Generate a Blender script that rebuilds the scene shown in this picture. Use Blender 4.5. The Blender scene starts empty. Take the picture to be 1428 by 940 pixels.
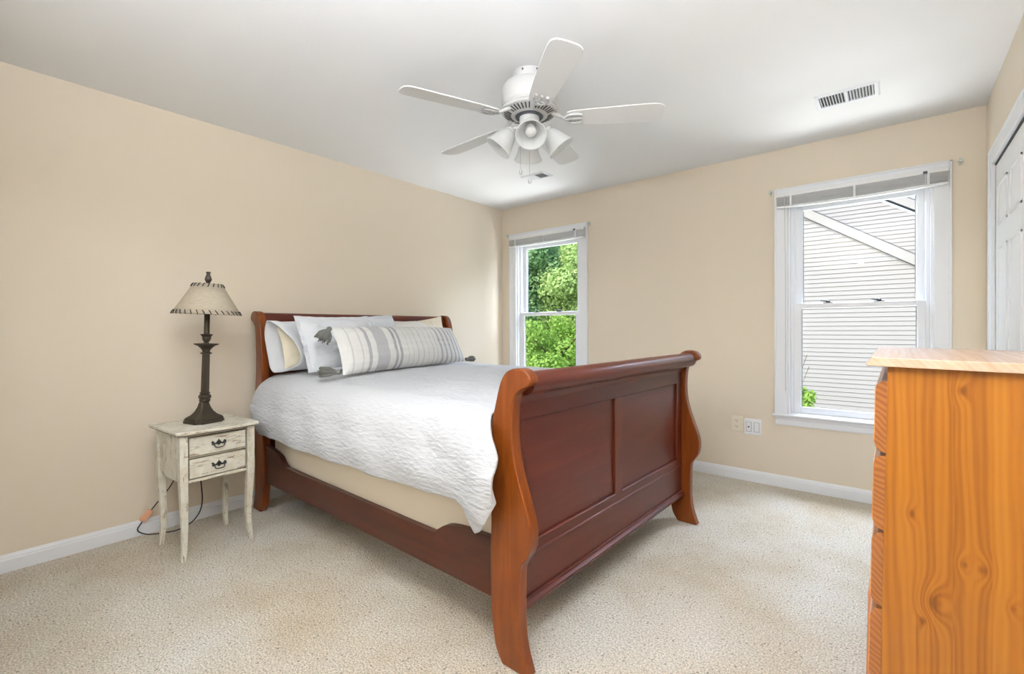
import bpy, bmesh, math, random
from mathutils import Vector, Matrix, noise
import numpy as np
random.seed(7); rng = np.random.default_rng(7)
S = bpy.context.scene
C = S.collection
R = math.radians
PI = math.pi

# ------------------------------------------------------------------ camera
cam = bpy.data.cameras.new('camera'); cam_o = bpy.data.objects.new('camera', cam); C.objects.link(cam_o)
cam.sensor_fit = 'HORIZONTAL'; cam.sensor_width = 36.0
cam.lens = 650.008 / 1428 * 36.0
cam.shift_y = -7.97 / 1428; cam.clip_start = 0.02; cam.clip_end = 300
yaw, pit, rol = R(39.4707), R(-0.3394), R(-0.2587)
f = Vector((-math.sin(yaw)*math.cos(pit), math.cos(yaw)*math.cos(pit), math.sin(pit)))
r = Vector((math.cos(yaw), math.sin(yaw), 0)); u = r.cross(f)
r2 = r*math.cos(rol) + u*math.sin(rol); u2 = -r*math.sin(rol) + u*math.cos(rol)
M = Matrix.Identity(4)
for i in range(3):
    M[i][0] = r2[i]; M[i][1] = u2[i]; M[i][2] = -f[i]
M.translation = Vector((3.2953, -3.8427, 1.1557))
cam_o.matrix_world = M
S.camera = cam_o

# ------------------------------------------------------------------ sky, sun, exposure
S.view_settings.view_transform = 'Standard'; S.view_settings.look = 'None'
S.view_settings.gamma = 1.0; S.view_settings.use_curve_mapping = False
S.view_settings.exposure = 0.50
W = bpy.data.worlds.new('sky'); S.world = W; W.use_nodes = True
nt = W.node_tree; nt.nodes.clear()
sky = nt.nodes.new('ShaderNodeTexSky'); sky.sky_type = 'NISHITA'; sky.sun_disc = False
sky.sun_elevation = R(50); sky.sun_rotation = R(200); sky.air_density = 1.6; sky.dust_density = 3.5; sky.ozone_density = 1.0
bg = nt.nodes.new('ShaderNodeBackground'); bg.inputs['Strength'].default_value = 0.36
wo = nt.nodes.new('ShaderNodeOutputWorld')
nt.links.new(sky.outputs[0], bg.inputs[0]); nt.links.new(bg.outputs[0], wo.inputs[0])

def light(name, kind, loc, energy, color=(1, 1, 1), size=0.1, rot=None, size_y=None, angle=None):
    l = bpy.data.lights.new(name, kind); l.energy = energy; l.color = color
    if kind in ('POINT', 'SPOT'): l.shadow_soft_size = size
    if kind == 'AREA':
        l.size = size
        if size_y: l.shape = 'RECTANGLE'; l.size_y = size_y
    if angle is not None: l.angle = angle
    o = bpy.data.objects.new(name, l); C.objects.link(o); o.location = loc
    if rot: o.rotation_euler = rot
    return o
SUN_E = 0.95
sun = light('sun', 'SUN', (0, 0, 20), SUN_E, (1, 0.96, 0.9), angle=R(1.5))
sun.rotation_euler = Vector((-0.25, 0.62, -0.75)).to_track_quat('-Z', 'Y').to_euler()
HALL_FILL_W = 24.0    # unseen hall lamp, added to brighten the room through the doorway
HALL_FILL_COL = (0.95, 1.0, 1.08)
# daylight lamp in an unseen window, both added to brighten the room
light('back_window_fill', 'AREA', (1.55, -3.90, 1.40), 3.5, (0.90, 0.98, 1.12), size=1.60, size_y=1.15, rot=(R(90), 0, 0))
# unseen lamp added behind the camera, turned up to the ceiling for soft fill
light('bounce_fill', 'AREA', (2.9, -3.72, 1.96), 74.0, (0.93, 1.0, 1.13), size=0.4, rot=(R(180), 0, 0))
# area lamps added outside the two windows to strengthen sky and ground light
def daylight_fill(name, x, z, dx, dz, watts, col=(0.84, 0.96, 1.18)):
    l = light(name, 'AREA', (x, 0.85, z), watts, col, size=0.9, size_y=0.9)
    l.rotation_euler = Vector((dx, -0.85, dz)).to_track_quat('-Z', 'Y').to_euler()
daylight_fill('sky_fill_siding_window', 3.085, 2.74, -0.12, -0.62, 95)
daylight_fill('sky_fill_corner_window', 0.587, 2.80, 0.15, -0.65, 150)
daylight_fill('ground_fill_siding_window', 3.085, -0.25, -0.1, 0.75, 62, (0.97, 0.99, 1.02))
daylight_fill('ground_fill_corner_window', 0.587, -0.25, 0.1, 0.75, 65, (0.97, 0.99, 1.02))

# ------------------------------------------------------------------ materials
def mat(name, col, rough=0.5, metal=0.0, spec=0.5, coat=0.0):
    m = bpy.data.materials.new(name); m.use_nodes = True
    b = m.node_tree.nodes['Principled BSDF']
    b.inputs['Base Color'].default_value = (*col, 1); b.inputs['Roughness'].default_value = rough
    b.inputs['Metallic'].default_value = metal; b.inputs['Specular IOR Level'].default_value = spec
    if coat: b.inputs['Coat Weight'].default_value = coat; b.inputs['Coat Roughness'].default_value = 0.12
    return m
class NT:
    def __init__(s, m): s.t = m.node_tree; s.b = s.t.nodes['Principled BSDF']
    def n(s, typ, **kw):
        o = s.t.nodes.new('ShaderNode' + typ)
        for k, v in kw.items():
            if k.startswith('_'): setattr(o, k[1:], v)
            else: o.inputs[k.replace('__', ' ')].default_value = v
        return o
    def l(s, a, b): s.t.links.new(a, b)
    def coord(s, scale=(1, 1, 1), kind='Object', rot=(0, 0, 0), loc=(0, 0, 0)):
        tc = s.n('TexCoord'); mp = s.n('Mapping'); mp.inputs['Scale'].default_value = scale
        mp.inputs['Rotation'].default_value = rot; mp.inputs['Location'].default_value = loc
        s.l(tc.outputs[kind], mp.inputs[0]); return mp.outputs[0]
    def noise(s, vec, scale, detail=3, rough=0.5, dist=0.0):
        o = s.n('TexNoise', Scale=scale, Detail=detail, Roughness=rough, Distortion=dist)
        s.l(vec, o.inputs['Vector']); return o.outputs['Fac']
    def ramp(s, fac, stops, interp='LINEAR'):
        o = s.n('ValToRGB'); o.color_ramp.interpolation = interp
        e = o.color_ramp.elements
        while len(e) < len(stops): e.new(0.5)
        for i, (p, c) in enumerate(stops):
            e[i].position = p; e[i].color = (*c, 1) if len(c) == 3 else c
        s.l(fac, o.inputs[0]); return o.outputs[0]
    def bump(s, h, strength, dist=0.01):
        o = s.n('Bump', Strength=strength, Distance=dist); s.l(h, o.inputs['Height'])
        s.l(o.outputs[0], s.b.inputs['Normal']); return o
    def mix(s, fac, a, b, blend='MIX'):
        o = s.n('Mix', _data_type='RGBA', _blend_type=blend)
        for sock, v in ((0, fac), (6, a), (7, b)):
            if hasattr(v, 'links') or isinstance(v, bpy.types.NodeSocket): s.l(v, o.inputs[sock])
            else: o.inputs[sock].default_value = v if sock == 0 else (*v, 1)
        return o.outputs[2]
    def math(s, op, a, b=None, c=None):
        o = s.n('Math', _operation=op)
        for i, v in enumerate((a, b, c)):
            if v is None: continue
            if isinstance(v, bpy.types.NodeSocket): s.l(v, o.inputs[i])
            else: o.inputs[i].default_value = v
        return o.outputs[0]
    def base(s, c): s.l(c, s.b.inputs['Base Color'])

def paint(name, col, rough=0.6, bumpy=0.08, scale=160):
    m = mat(name, col, rough, spec=0.3); t = NT(m); v = t.coord()
    t.bump(t.noise(v, scale, 2), bumpy, 0.004); return m
m_wall = paint('wall_paint', (0.775, 0.685, 0.555), 0.75)
m_ceil = paint('ceiling_paint', (0.84, 0.84, 0.83), 0.85, 0.12, 90)
m_trim = paint('trim_paint', (0.86, 0.875, 0.90), 0.35, 0.02)
m_doorp = paint('door_paint', (0.90, 0.905, 0.91), 0.4, 0.02)
m_vinyl = mat('window_vinyl', (0.85, 0.865, 0.89), 0.3)
m_fan = mat('fan_white_enamel', (0.54, 0.54, 0.53), 0.3)
m_fanblade = mat('fan_blade_white', (0.74, 0.74, 0.725), 0.4)
m_dark = mat('dark_void', (0.06, 0.055, 0.05), 0.8)
m_black = mat('black_metal', (0.02, 0.02, 0.022), 0.4)
m_chrome = mat('steel', (0.55, 0.55, 0.55), 0.25, 1.0)
m_beige = mat('beige_plastic', (0.86, 0.78, 0.64), 0.4)
m_whitep = mat('white_plastic', (0.88, 0.89, 0.92), 0.35)
m_cord = mat('black_cord', (0.012, 0.010, 0.010), 0.5)
m_plug = mat('coral_plastic', (0.78, 0.42, 0.26), 0.45)
m_clear = mat('clear_plastic', (0.62, 0.66, 0.58), 0.2)
m_blind = mat('blind_vinyl', (0.84, 0.84, 0.83), 0.4)

def carpet():
    m = mat('carpet', (0.5, 0.45, 0.38), 0.95, spec=0.1); t = NT(m); v = t.coord()
    big = t.noise(v, 1.6, 4, 0.6)
    c0 = t.ramp(big, [(0.3, (0.62, 0.53, 0.395)), (0.52, (0.73, 0.67, 0.565)), (0.72, (0.79, 0.755, 0.68))])
    fine = t.noise(v, 150, 3, 0.7)
    c1 = t.ramp(fine, [(0.3, (0.40, 0.39, 0.37)), (0.5, (1.0, 1.0, 1.0)), (0.7, (1.45, 1.45, 1.45))])
    c = t.mix(1.0, c0, c1, 'MULTIPLY')
    vo = t.n('TexVoronoi', Scale=42.0, Randomness=1.0); t.l(v, vo.inputs['Vector'])
    sep = t.n('SeparateColor'); t.l(vo.outputs['Color'], sep.inputs[0])
    pick = t.math('GREATER_THAN', sep.outputs[0], 0.62)
    near = t.math('LESS_THAN', vo.outputs['Distance'], 0.17)
    fk = t.math('MULTIPLY', t.math('MULTIPLY', pick, near), 0.62)
    c = t.mix(fk, c, (0.15, 0.10, 0.065))
    vo2 = t.n('TexVoronoi', Scale=90.0, Randomness=1.0); t.l(v, vo2.inputs['Vector'])
    sep2 = t.n('SeparateColor'); t.l(vo2.outputs['Color'], sep2.inputs[0])
    fk2 = t.math('MULTIPLY', t.math('MULTIPLY', t.math('GREATER_THAN', sep2.outputs[1], 0.75), t.math('LESS_THAN', vo2.outputs['Distance'], 0.25)), 0.45)
    c = t.mix(fk2, c, (0.28, 0.20, 0.12))
    t.base(c)
    h = t.math('ADD', t.noise(v, 120, 3, 0.7), t.math('MULTIPLY', t.noise(v, 14, 2), 0.9))
    t.bump(h, 0.9, 0.012); return m
m_carpet = carpet()

def wood_dark(name, c_dark, c_mid, c_light, axis, rough=0.28):
    m = mat(name, c_mid, rough, spec=0.32, coat=0.12); t = NT(m)
    sc = [9.0, 9.0, 9.0]; sc[axis] = 0.9
    v = t.coord(tuple(sc)); g = t.noise(v, 2.2, 5, 0.6, 0.8)
    sc2 = [60.0, 60.0, 60.0]; sc2[axis] = 3.0
    v2 = t.coord(tuple(sc2)); g2 = t.noise(v2, 1.5, 3, 0.6)
    blot = t.noise(t.coord(), 3.0, 3, 0.6)
    c = t.ramp(g, [(0.3, c_dark), (0.52, c_mid), (0.75, c_light)])
    c = t.mix(t.math('MULTIPLY', g2, 0.35), c, c_dark)
    c = t.mix(t.math('MULTIPLY', blot, 0.4), c, c_mid)
    t.base(c); return m
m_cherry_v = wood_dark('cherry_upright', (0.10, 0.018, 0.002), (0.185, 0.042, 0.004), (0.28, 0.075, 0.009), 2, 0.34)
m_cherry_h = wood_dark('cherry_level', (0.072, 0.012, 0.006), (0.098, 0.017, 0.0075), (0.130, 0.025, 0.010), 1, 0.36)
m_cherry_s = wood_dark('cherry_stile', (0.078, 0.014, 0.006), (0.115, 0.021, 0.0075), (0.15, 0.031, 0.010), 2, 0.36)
m_cherry_l_shade = wood_dark('cherry_lengthwise_shaded', (0.034, 0.007, 0.003), (0.060, 0.012, 0.004), (0.088, 0.019, 0.006), 0, 0.36)  # cherry darkened for the side rails: the quilt's shade is in this colour

def pine(name, knots=(), endgrain=False, col=((0.17, 0.047, 0.005), (0.32, 0.110, 0.010), (0.39, 0.15, 0.016)), along=2, rough=0.33):
    m = mat(name, col[1], rough, spec=0.4, coat=0.15); t = NT(m)
    tc = t.n('TexCoord'); sp = t.n('SeparateXYZ'); t.l(tc.outputs['Object'], sp.inputs[0])
    X = sp.outputs[0]; Y = sp.outputs[1]; Z = sp.outputs[2]
    if along == 2: A, Lg = t.math('ADD', X, t.math('MULTIPLY', Y, 0.7)), Z
    elif along == 1: A, Lg = t.math('ADD', X, Z), Y
    else: A, Lg = t.math('ADD', Y, Z), X
    if endgrain:
        n1 = t.noise(t.coord((9, 2, 7)), 1.0, 2)
        w = t.math('SINE', t.math('ADD', t.math('MULTIPLY', t.math('ADD', A, t.math('MULTIPLY', n1, 0.10)), 330), t.math('MULTIPLY', Lg, 420)))
        fac = t.math('MULTIPLY_ADD', w, 0.3, 0.5)
        t.base(t.ramp(fac, [(0.0, (0.20, 0.06, 0.016)), (0.5, (0.29, 0.10, 0.026)), (1.0, (0.36, 0.14, 0.04))])); return m
    bd = t.math('FLOOR', t.math('MULTIPLY', t.math('ADD', A, 3.02), 1/0.063))
    cmb = t.n('CombineXYZ'); t.l(bd, cmb.inputs[0])
    wn = t.n('TexWhiteNoise'); t.l(cmb.outputs[0], wn.inputs['Vector'])
    warp = t.noise(t.coord((6, 6, 1.1) if along == 2 else ((6, 1.1, 6) if along == 1 else (1.1, 6, 6))), 1.0, 2, 0.5)
    a = t.math('ADD', A, t.math('MULTIPLY', warp, 0.10))
    a = t.math('ADD', a, t.math('MULTIPLY', wn.outputs['Value'], 0.37))
    dark = None
    for (kx, kz, s, amp) in knots:
        dx = t.math('MULTIPLY', t.math('SUBTRACT', X, kx), 1/s); dz = t.math('MULTIPLY', t.math('SUBTRACT', Z, kz), 0.62/s)
        d2 = t.math('ADD', t.math('MULTIPLY', dx, dx), t.math('MULTIPLY', dz, dz))
        g = t.math('EXPONENT', t.math('MULTIPLY', d2, -0.55))
        a = t.math('ADD', a, t.math('MULTIPLY', g, amp))
        core = t.math('EXPONENT', t.math('MULTIPLY', d2, -3.2))
        dark = core if dark is None else t.math('ADD', dark, core)
    w = t.math('SINE', t.math('MULTIPLY', a, 430))
    w2 = t.math('SINE', t.math('MULTIPLY', a, 143))
    fine = t.noise(t.coord((160, 160, 6) if along == 2 else ((160, 6, 160) if along == 1 else (6, 160, 160))), 1.0, 2)
    fac = t.math('ADD', t.math('MULTIPLY_ADD', w, 0.09, 0.52), t.math('MULTIPLY', w2, 0.10))
    fac = t.math('ADD', fac, t.math('MULTIPLY_ADD', fine, 0.25, -0.12))
    fac = t.math('ADD', fac, t.math('MULTIPLY_ADD', wn.outputs['Value'], 0.22, -0.11))
    if dark is not None: fac = t.math('SUBTRACT', fac, t.math('MULTIPLY', dark, 0.42))
    t.base(t.ramp(fac, [(0.1, col[0]), (0.5, col[1]), (0.85, col[2])]))
    return m

def chippy(up=False):
    m = mat('distressed_paint_upright' if up else 'distressed_paint', (0.62, 0.58, 0.47), 0.55, spec=0.3); t = NT(m); v = t.coord()
    a = t.noise(t.coord((1.0, 1.0, 1.0)), 9, 5, 0.75)
    c = t.ramp(a, [(0.3, (0.54, 0.48, 0.36)), (0.5, (0.66, 0.63, 0.53)), (0.8, (0.74, 0.72, 0.64))])
    s1 = t.noise(t.coord((60, 60, 7) if up else (50, 9, 60)), 1.0, 5, 0.75, 0.6)
    k = t.ramp(s1, [(0.38, (1, 1, 1)), (0.43, (0, 0, 0))])
    s2 = t.noise(t.coord((35, 35, 35) if up else (30, 14, 45)), 1.0, 5, 0.75, 0.6)
    k2 = t.ramp(s2, [(0.345, (1, 1, 1)), (0.39, (0, 0, 0))])
    c = t.mix(t.math('MULTIPLY', k, 0.85), c, (0.24, 0.16, 0.095)); c = t.mix(t.math('MULTIPLY', k2, 0.8), c, (0.24, 0.165, 0.10))
    t.base(c); t.bump(t.noise(v, 40, 4, 0.7), 0.15, 0.003); return m
m_chip = chippy(); m_chipv = chippy(True)
m_chipw = mat('worn_wood_gap_shade', (0.13, 0.08, 0.045), 0.6)

def fabric(name, col, scale=500, strength=0.15, rough=0.9):
    m = mat(name, col, rough, spec=0.15); t = NT(m)
    t.b.inputs['Sheen Weight'].default_value = 0.15
    t.bump(t.noise(t.coord(), scale, 2), strength, 0.002); return m
m_sheet = fabric('cream_cotton', (0.70, 0.61, 0.47))
m_cream = fabric('cream_pillow_ticking', (0.70, 0.64, 0.50))
m_case = fabric('white_cotton', (0.70, 0.715, 0.74))
m_case2 = fabric('warm_white_cotton', (0.72, 0.70, 0.66))
m_tassel = fabric('grey_yarn', (0.16, 0.16, 0.145), 300, 0.4)
def quilt_m():
    m = mat('puckered_white_quilt', (0.555, 0.565, 0.585), 0.9, spec=0.15); t = NT(m)
    vo = t.n('TexVoronoi', Scale=1.0, _feature='SMOOTH_F1', Smoothness=0.6); t.l(t.coord((24, 62, 74)), vo.inputs['Vector'])
    n = t.noise(t.coord((26, 75, 90)), 1.0, 4, 0.6, 0.9)
    h = t.math('ADD', t.math('MULTIPLY', vo.outputs['Distance'], -0.9), t.math('MULTIPLY', n, 1.3))
    t.bump(h, 0.55, 0.008); return m
m_quilt = quilt_m()
def sham_m():
    m = mat('white_crinkled_sham', (0.67, 0.69, 0.72), 0.9, spec=0.15); t = NT(m)
    t.bump(t.noise(t.coord((12, 16, 95)), 1.0, 4, 0.65, 1.0), 0.6, 0.008); return m
m_sham = sham_m()
def lumbar_m():
    m = mat('striped_woven_cotton', (0.8, 0.8, 0.78), 0.92, spec=0.12); t = NT(m)
    tc = t.n('TexCoord'); sp = t.n('SeparateXYZ'); t.l(tc.outputs['UV'], sp.inputs[0])
    wt = (0.66, 0.655, 0.63); gr = (0.36, 0.36, 0.375); g2 = (0.42, 0.42, 0.43); ln = (0.50, 0.495, 0.48)
    bands = [(0.045, 0.052, ln), (0.100, 0.106, ln), (0.140, 0.160, gr), (0.195, 0.275, g2), (0.318, 0.336, gr), (0.354, 0.374, gr),
             (0.418, 0.424, ln), (0.458, 0.464, ln), (0.500, 0.506, ln), (0.545, 0.552, ln), (0.59, 0.597, ln), (0.635, 0.642, ln), (0.675, 0.682, ln),
             (0.712, 0.732, g2), (0.765, 0.785, g2), (0.815, 0.835, g2), (0.86, 0.88, g2), (0.905, 0.925, g2), (0.950, 0.965, g2)]
    # two ramps, since one ramp holds at most 32 stops
    def half(bs):
        st = [(0.0, wt)]
        for a, b, c in bs: st += [(a, c), (b, wt)]
        return t.ramp(sp.outputs[0], st, 'CONSTANT')
    c = t.mix(t.math('GREATER_THAN', sp.outputs[0], 0.43), half(bands[:7]), half(bands[7:]))
    t.base(c)
    t.bump(t.noise(t.coord((300, 300, 90)), 1.0, 3), 0.5, 0.004); return m
m_lumbar = lumbar_m()
def shade_m():
    m = mat('linen_lamp_shade', (0.66, 0.58, 0.45), 0.9, spec=0.1); t = NT(m)
    t.b.inputs['Transmission Weight'].default_value = 0.0
    n = t.noise(t.coord((40, 40, 400)), 1.0, 3); t.base(t.ramp(n, [(0.3, (0.41, 0.355, 0.265)), (0.7, (0.50, 0.44, 0.345))]))
    return m
m_shade = shade_m()
m_bronze = mat('aged_bronze', (0.050, 0.037, 0.023), 0.5, 0.4)
m_lamptop = mat('dark_brown_resin', (0.045, 0.028, 0.022), 0.35)
m_opal = mat('frosted_glass', (0.92, 0.93, 0.93), 0.35)
m_opal.node_tree.nodes['Principled BSDF'].inputs['Transmission Weight'].default_value = 0.25
def opal_glow():
    t = NT(m_opal); tl = t.n('BsdfTranslucent'); tl.inputs[0].default_value = (0.92, 0.93, 0.93, 1); mx = t.n('MixShader'); mx.inputs[0].default_value = 0.5
    t.l(t.b.outputs[0], mx.inputs[1]); t.l(tl.outputs[0], mx.inputs[2]); t.l(mx.outputs[0], m_opal.node_tree.nodes['Material Output'].inputs[0])
opal_glow()
m_bulb = mat('bulb_glass', (0.62, 0.62, 0.60), 0.15)

def glass():
    m = bpy.data.materials.new('window_glass'); m.use_nodes = True; t = m.node_tree; t.nodes.clear()
    tr = t.nodes.new('ShaderNodeBsdfTransparent'); gl = t.nodes.new('ShaderNodeBsdfGlossy'); gl.inputs['Roughness'].default_value = 0.02
    mx = t.nodes.new('ShaderNodeMixShader'); o = t.nodes.new('ShaderNodeOutputMaterial')
    tr.inputs[0].default_value = (0.985, 0.99, 0.985, 1)
    mx.inputs[0].default_value = 0.012; t.links.new(tr.outputs[0], mx.inputs[1]); t.links.new(gl.outputs[0], mx.inputs[2]); t.links.new(mx.outputs[0], o.inputs[0])
    return m
m_glass = glass()
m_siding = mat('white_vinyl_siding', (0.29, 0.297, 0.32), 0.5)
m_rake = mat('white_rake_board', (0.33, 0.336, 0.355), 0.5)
m_roof = mat('grey_shingles', (0.10, 0.11, 0.13), 0.9)
m_bark = mat('bark', (0.12, 0.085, 0.06), 0.9)
def leaf_m(name, a, b):
    m = mat(name, a, 0.55, spec=0.3); t = NT(m)
    n = t.noise(t.coord(), 2.2, 4, 0.7)
    n2 = t.noise(t.coord(), 17.0, 2, 0.7)
    c = t.mix(t.ramp(t.math('ADD', t.math('MULTIPLY', n, 0.6), t.math('MULTIPLY', n2, 0.4)), [(0.35, (0, 0, 0)), (0.65, (1, 1, 1))]), a, b)
    t.base(c)
    # a leaf lets light through: translucent share
    tl = t.n('BsdfTranslucent'); t.l(c, tl.inputs[0]); mx = t.n('MixShader'); mx.inputs[0].default_value = 0.35
    out = m.node_tree.nodes['Material Output']
    t.l(t.b.outputs[0], mx.inputs[1]); t.l(tl.outputs[0], mx.inputs[2]); t.l(mx.outputs[0], out.inputs[0]); return m
m_leaf_dark = leaf_m('blue_green_leaves', (0.12, 0.28, 0.11), (0.30, 0.50, 0.24))
m_leaf_pale = leaf_m('pale_green_leaves', (0.28, 0.46, 0.14), (0.52, 0.68, 0.30))
m_leaf_bright = leaf_m('bright_green_leaves', (0.14, 0.32, 0.045), (0.40, 0.60, 0.13))
m_lawn = mat('lawn', (0.09, 0.13, 0.06), 0.95)

# ------------------------------------------------------------------ mesh helpers
def box(bm, x0, x1, y0, y1, z0, z1):
    v = [bm.verts.new((x, y, z)) for x in (x0, x1) for y in (y0, y1) for z in (z0, z1)]
    for q in ((0, 1, 3, 2), (4, 6, 7, 5), (0, 4, 5, 1), (2, 3, 7, 6), (0, 2, 6, 4), (1, 5, 7, 3)):
        bm.faces.new([v[i] for i in q])
def prism(bm, pts, axis, a, b):
    """pts: polygon in the two axes other than `axis`, extruded from a to b."""
    def P(p, t):
        q = list(p); q.insert(axis, t); return q
    lo = [bm.verts.new(P(p, a)) for p in pts]; hi = [bm.verts.new(P(p, b)) for p in pts]
    n = len(pts); bm.faces.new(lo); bm.faces.new(hi)
    for i in range(n): bm.faces.new((lo[i], lo[(i+1) % n], hi[(i+1) % n], hi[i]))
def sheet(bm, rows, close_u=False, close_v=False):
    g = [[bm.verts.new(p) for p in row] for row in rows]
    nr, nc = len(g), len(g[0])
    for i in range(nr if close_u else nr-1):
        for j in range(nc if close_v else nc-1):
            a, b = i, (i+1) % nr; c, d = j, (j+1) % nc
            try: bm.faces.new((g[a][c], g[a][d], g[b][d], g[b][c]))
            except ValueError: pass
    return g
def lathe(bm, prof, cx=0, cy=0, seg=32, z0=0, cap=True):
    rows = [[(cx + rr*math.cos(2*PI*k/seg), cy + rr*math.sin(2*PI*k/seg), z0 + z) for k in range(seg)] for rr, z in prof]
    g = sheet(bm, rows, close_v=True)
    if cap:
        for row, rr in ((g[0], prof[0][0]), (g[-1], prof[-1][0])):
            if rr > 1e-5:
                try: bm.faces.new(row)
                except ValueError: pass
def tube(bm, pts, rad, seg=10, cap=True):
    pts = [Vector(p) for p in pts]; n = len(pts); rr = rad if isinstance(rad, (list, tuple)) else [rad]*n
    rows = []; prev = None
    for i, p in enumerate(pts):
        d = (pts[min(i+1, n-1)] - pts[max(i-1, 0)]).normalized()
        a = prev if prev is not None else (Vector((0, 0, 1)) if abs(d.z) < 0.9 else Vector((1, 0, 0)))
        s = (a - d*a.dot(d)).normalized(); w = d.cross(s); prev = s
        rows.append([p + (s*math.cos(2*PI*k/seg) + w*math.sin(2*PI*k/seg))*rr[i] for k in range(seg)])
    g = sheet(bm, rows, close_v=True)
    if cap: bm.faces.new(g[0]); bm.faces.new(g[-1])
def cr(pts, n=8):
    """Catmull-Rom through the points."""
    P = [Vector(p) for p in pts]; out = []
    for i in range(len(P)-1):
        p0 = P[max(i-1, 0)]; p1 = P[i]; p2 = P[i+1]; p3 = P[min(i+2, len(P)-1)]
        for k in range(n):
            t = k/n; out.append(0.5*((2*p1) + (-p0+p2)*t + (2*p0-5*p1+4*p2-p3)*t*t + (-p0+3*p1-3*p2+p3)*t**3))
    out.append(P[-1]); return out

def loc_of(o):
    v = Vector((0, 0, 0))
    while o is not None: v += o.location; o = o.parent
    return v
def obj(name, bm, m, parent=None, bevel=0.0, seg=2, smooth=True, solid=0.0, sub=0, kind=None, label=None, XF=None, origin=None):
    if XF is not None: bm.transform(XF)
    bmesh.ops.recalc_face_normals(bm, faces=bm.faces[:])
    if parent is not None: off = loc_of(parent)
    elif origin is not None: off = Vector(origin)
    else:
        xs = [v.co for v in bm.verts]
        off = Vector(((min(c.x for c in xs)+max(c.x for c in xs))/2, (min(c.y for c in xs)+max(c.y for c in xs))/2, min(c.z for c in xs)))
    bm.transform(Matrix.Translation(-off))
    if smooth:
        for fc in bm.faces: fc.smooth = True
        for e in bm.edges:
            if len(e.link_faces) == 2 and e.calc_face_angle(0) > R(34): e.smooth = False
    me = bpy.data.meshes.new(name); bm.to_mesh(me); bm.free()
    ms = m if isinstance(m, (list, tuple)) else [m]
    for k in ms: me.materials.append(k)
    o = bpy.data.objects.new(name, me); C.objects.link(o)
    if parent is not None: o.parent = parent
    else: o.location = off
    if solid:
        md = o.modifiers.new('thickness', 'SOLIDIFY'); md.thickness = solid; md.offset = 0
    if bevel:
        md = o.modifiers.new('bevel', 'BEVEL'); md.width = bevel; md.segments = seg; md.limit_method = 'ANGLE'; md.angle_limit = R(40)
    if sub:
        md = o.modifiers.new('subd', 'SUBSURF'); md.levels = sub; md.render_levels = sub
    if kind: o['kind'] = kind
    if label: o['label'] = label
    return o
def thing(name, label, cat, loc=(0, 0, 0), group=None, kind=None):
    o = bpy.data.objects.new(name, None); C.objects.link(o); o.location = loc; o.empty_display_size = 0.1
    if kind: o['kind'] = kind
    if label: o['label'] = label
    if cat: o['category'] = cat
    if group: o['group'] = group
    return o
def tag(o, label, cat, group=None, kind=None):
    o['label'] = label; o['category'] = cat
    if group: o['group'] = group
    if kind: o['kind'] = kind
    return o
def BM(): return bmesh.new()

# ================================================================== the room
XR, YB, H = 3.70, -3.93, 2.44
DX0, DX1, DZ = 2.80, 3.62, 2.05      # doorway in the back wall, where the camera stands
def wall(name, parts, m=m_wall):
    bm = BM()
    for p in parts: box(bm, *p)
    return obj(name, bm, m, kind='structure', smooth=False, origin=(0, 0, 0))
wall('floor', [(-0.12, XR+0.12, YB-1.5, 0.12, -0.15, 0.0)], m_carpet)
wall('ceiling', [(-0.12, XR+0.12, YB-1.5, 0.12, H, H+0.15)], m_ceil)
wall('wall_left', [(-0.12, 0.0, YB-0.12, 0.12, 0, H)])
# window wall with two openings
WX = [(0.200, 0.975), (2.698, 3.473)]; WZ0, WZ1 = 0.530, 2.090
wall('wall_window', [(0, WX[0][0], 0, 0.12, 0, H), (WX[0][1], WX[1][0], 0, 0.12, 0, H), (WX[1][1], XR, 0, 0.12, 0, H),
     (WX[0][0], WX[0][1], 0, 0.12, 0, WZ0), (WX[1][0], WX[1][1], 0, 0.12, 0, WZ0), (WX[0][0], WX[0][1], 0, 0.12, WZ1, H), (WX[1][0], WX[1][1], 0, 0.12, WZ1, H)])
CY0, CY1, CZ = -0.335, -1.86, 2.010   # closet opening
wall('wall_right', [(XR, XR+0.12, CY0, 0.12, 0, H), (XR, XR+0.12, YB-0.12, CY1, 0, H), (XR, XR+0.12, CY1, CY0, CZ, H)])
BW = (0.70, 2.40, 0.80, 2.00)       # unseen back-wall window, added for the fill lamp
wall('wall_back', [(0, BW[0], YB-0.12, YB, 0, H), (BW[1], DX0, YB-0.12, YB, 0, H), (BW[0], BW[1], YB-0.12, YB, 0, BW[2]), (BW[0], BW[1], YB-0.12, YB, BW[3], H), (DX1, XR, YB-0.12, YB, 0, H), (DX0, DX1, YB-0.12, YB, DZ, H)])
wall('wall_hall', [(1.6, XR, YB-1.5, YB-1.38, 0, H), (1.48, 1.6, YB-1.5, YB-0.12, 0, H), (XR, XR+0.12, YB-1.5, YB-0.12, 0, H)])

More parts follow.
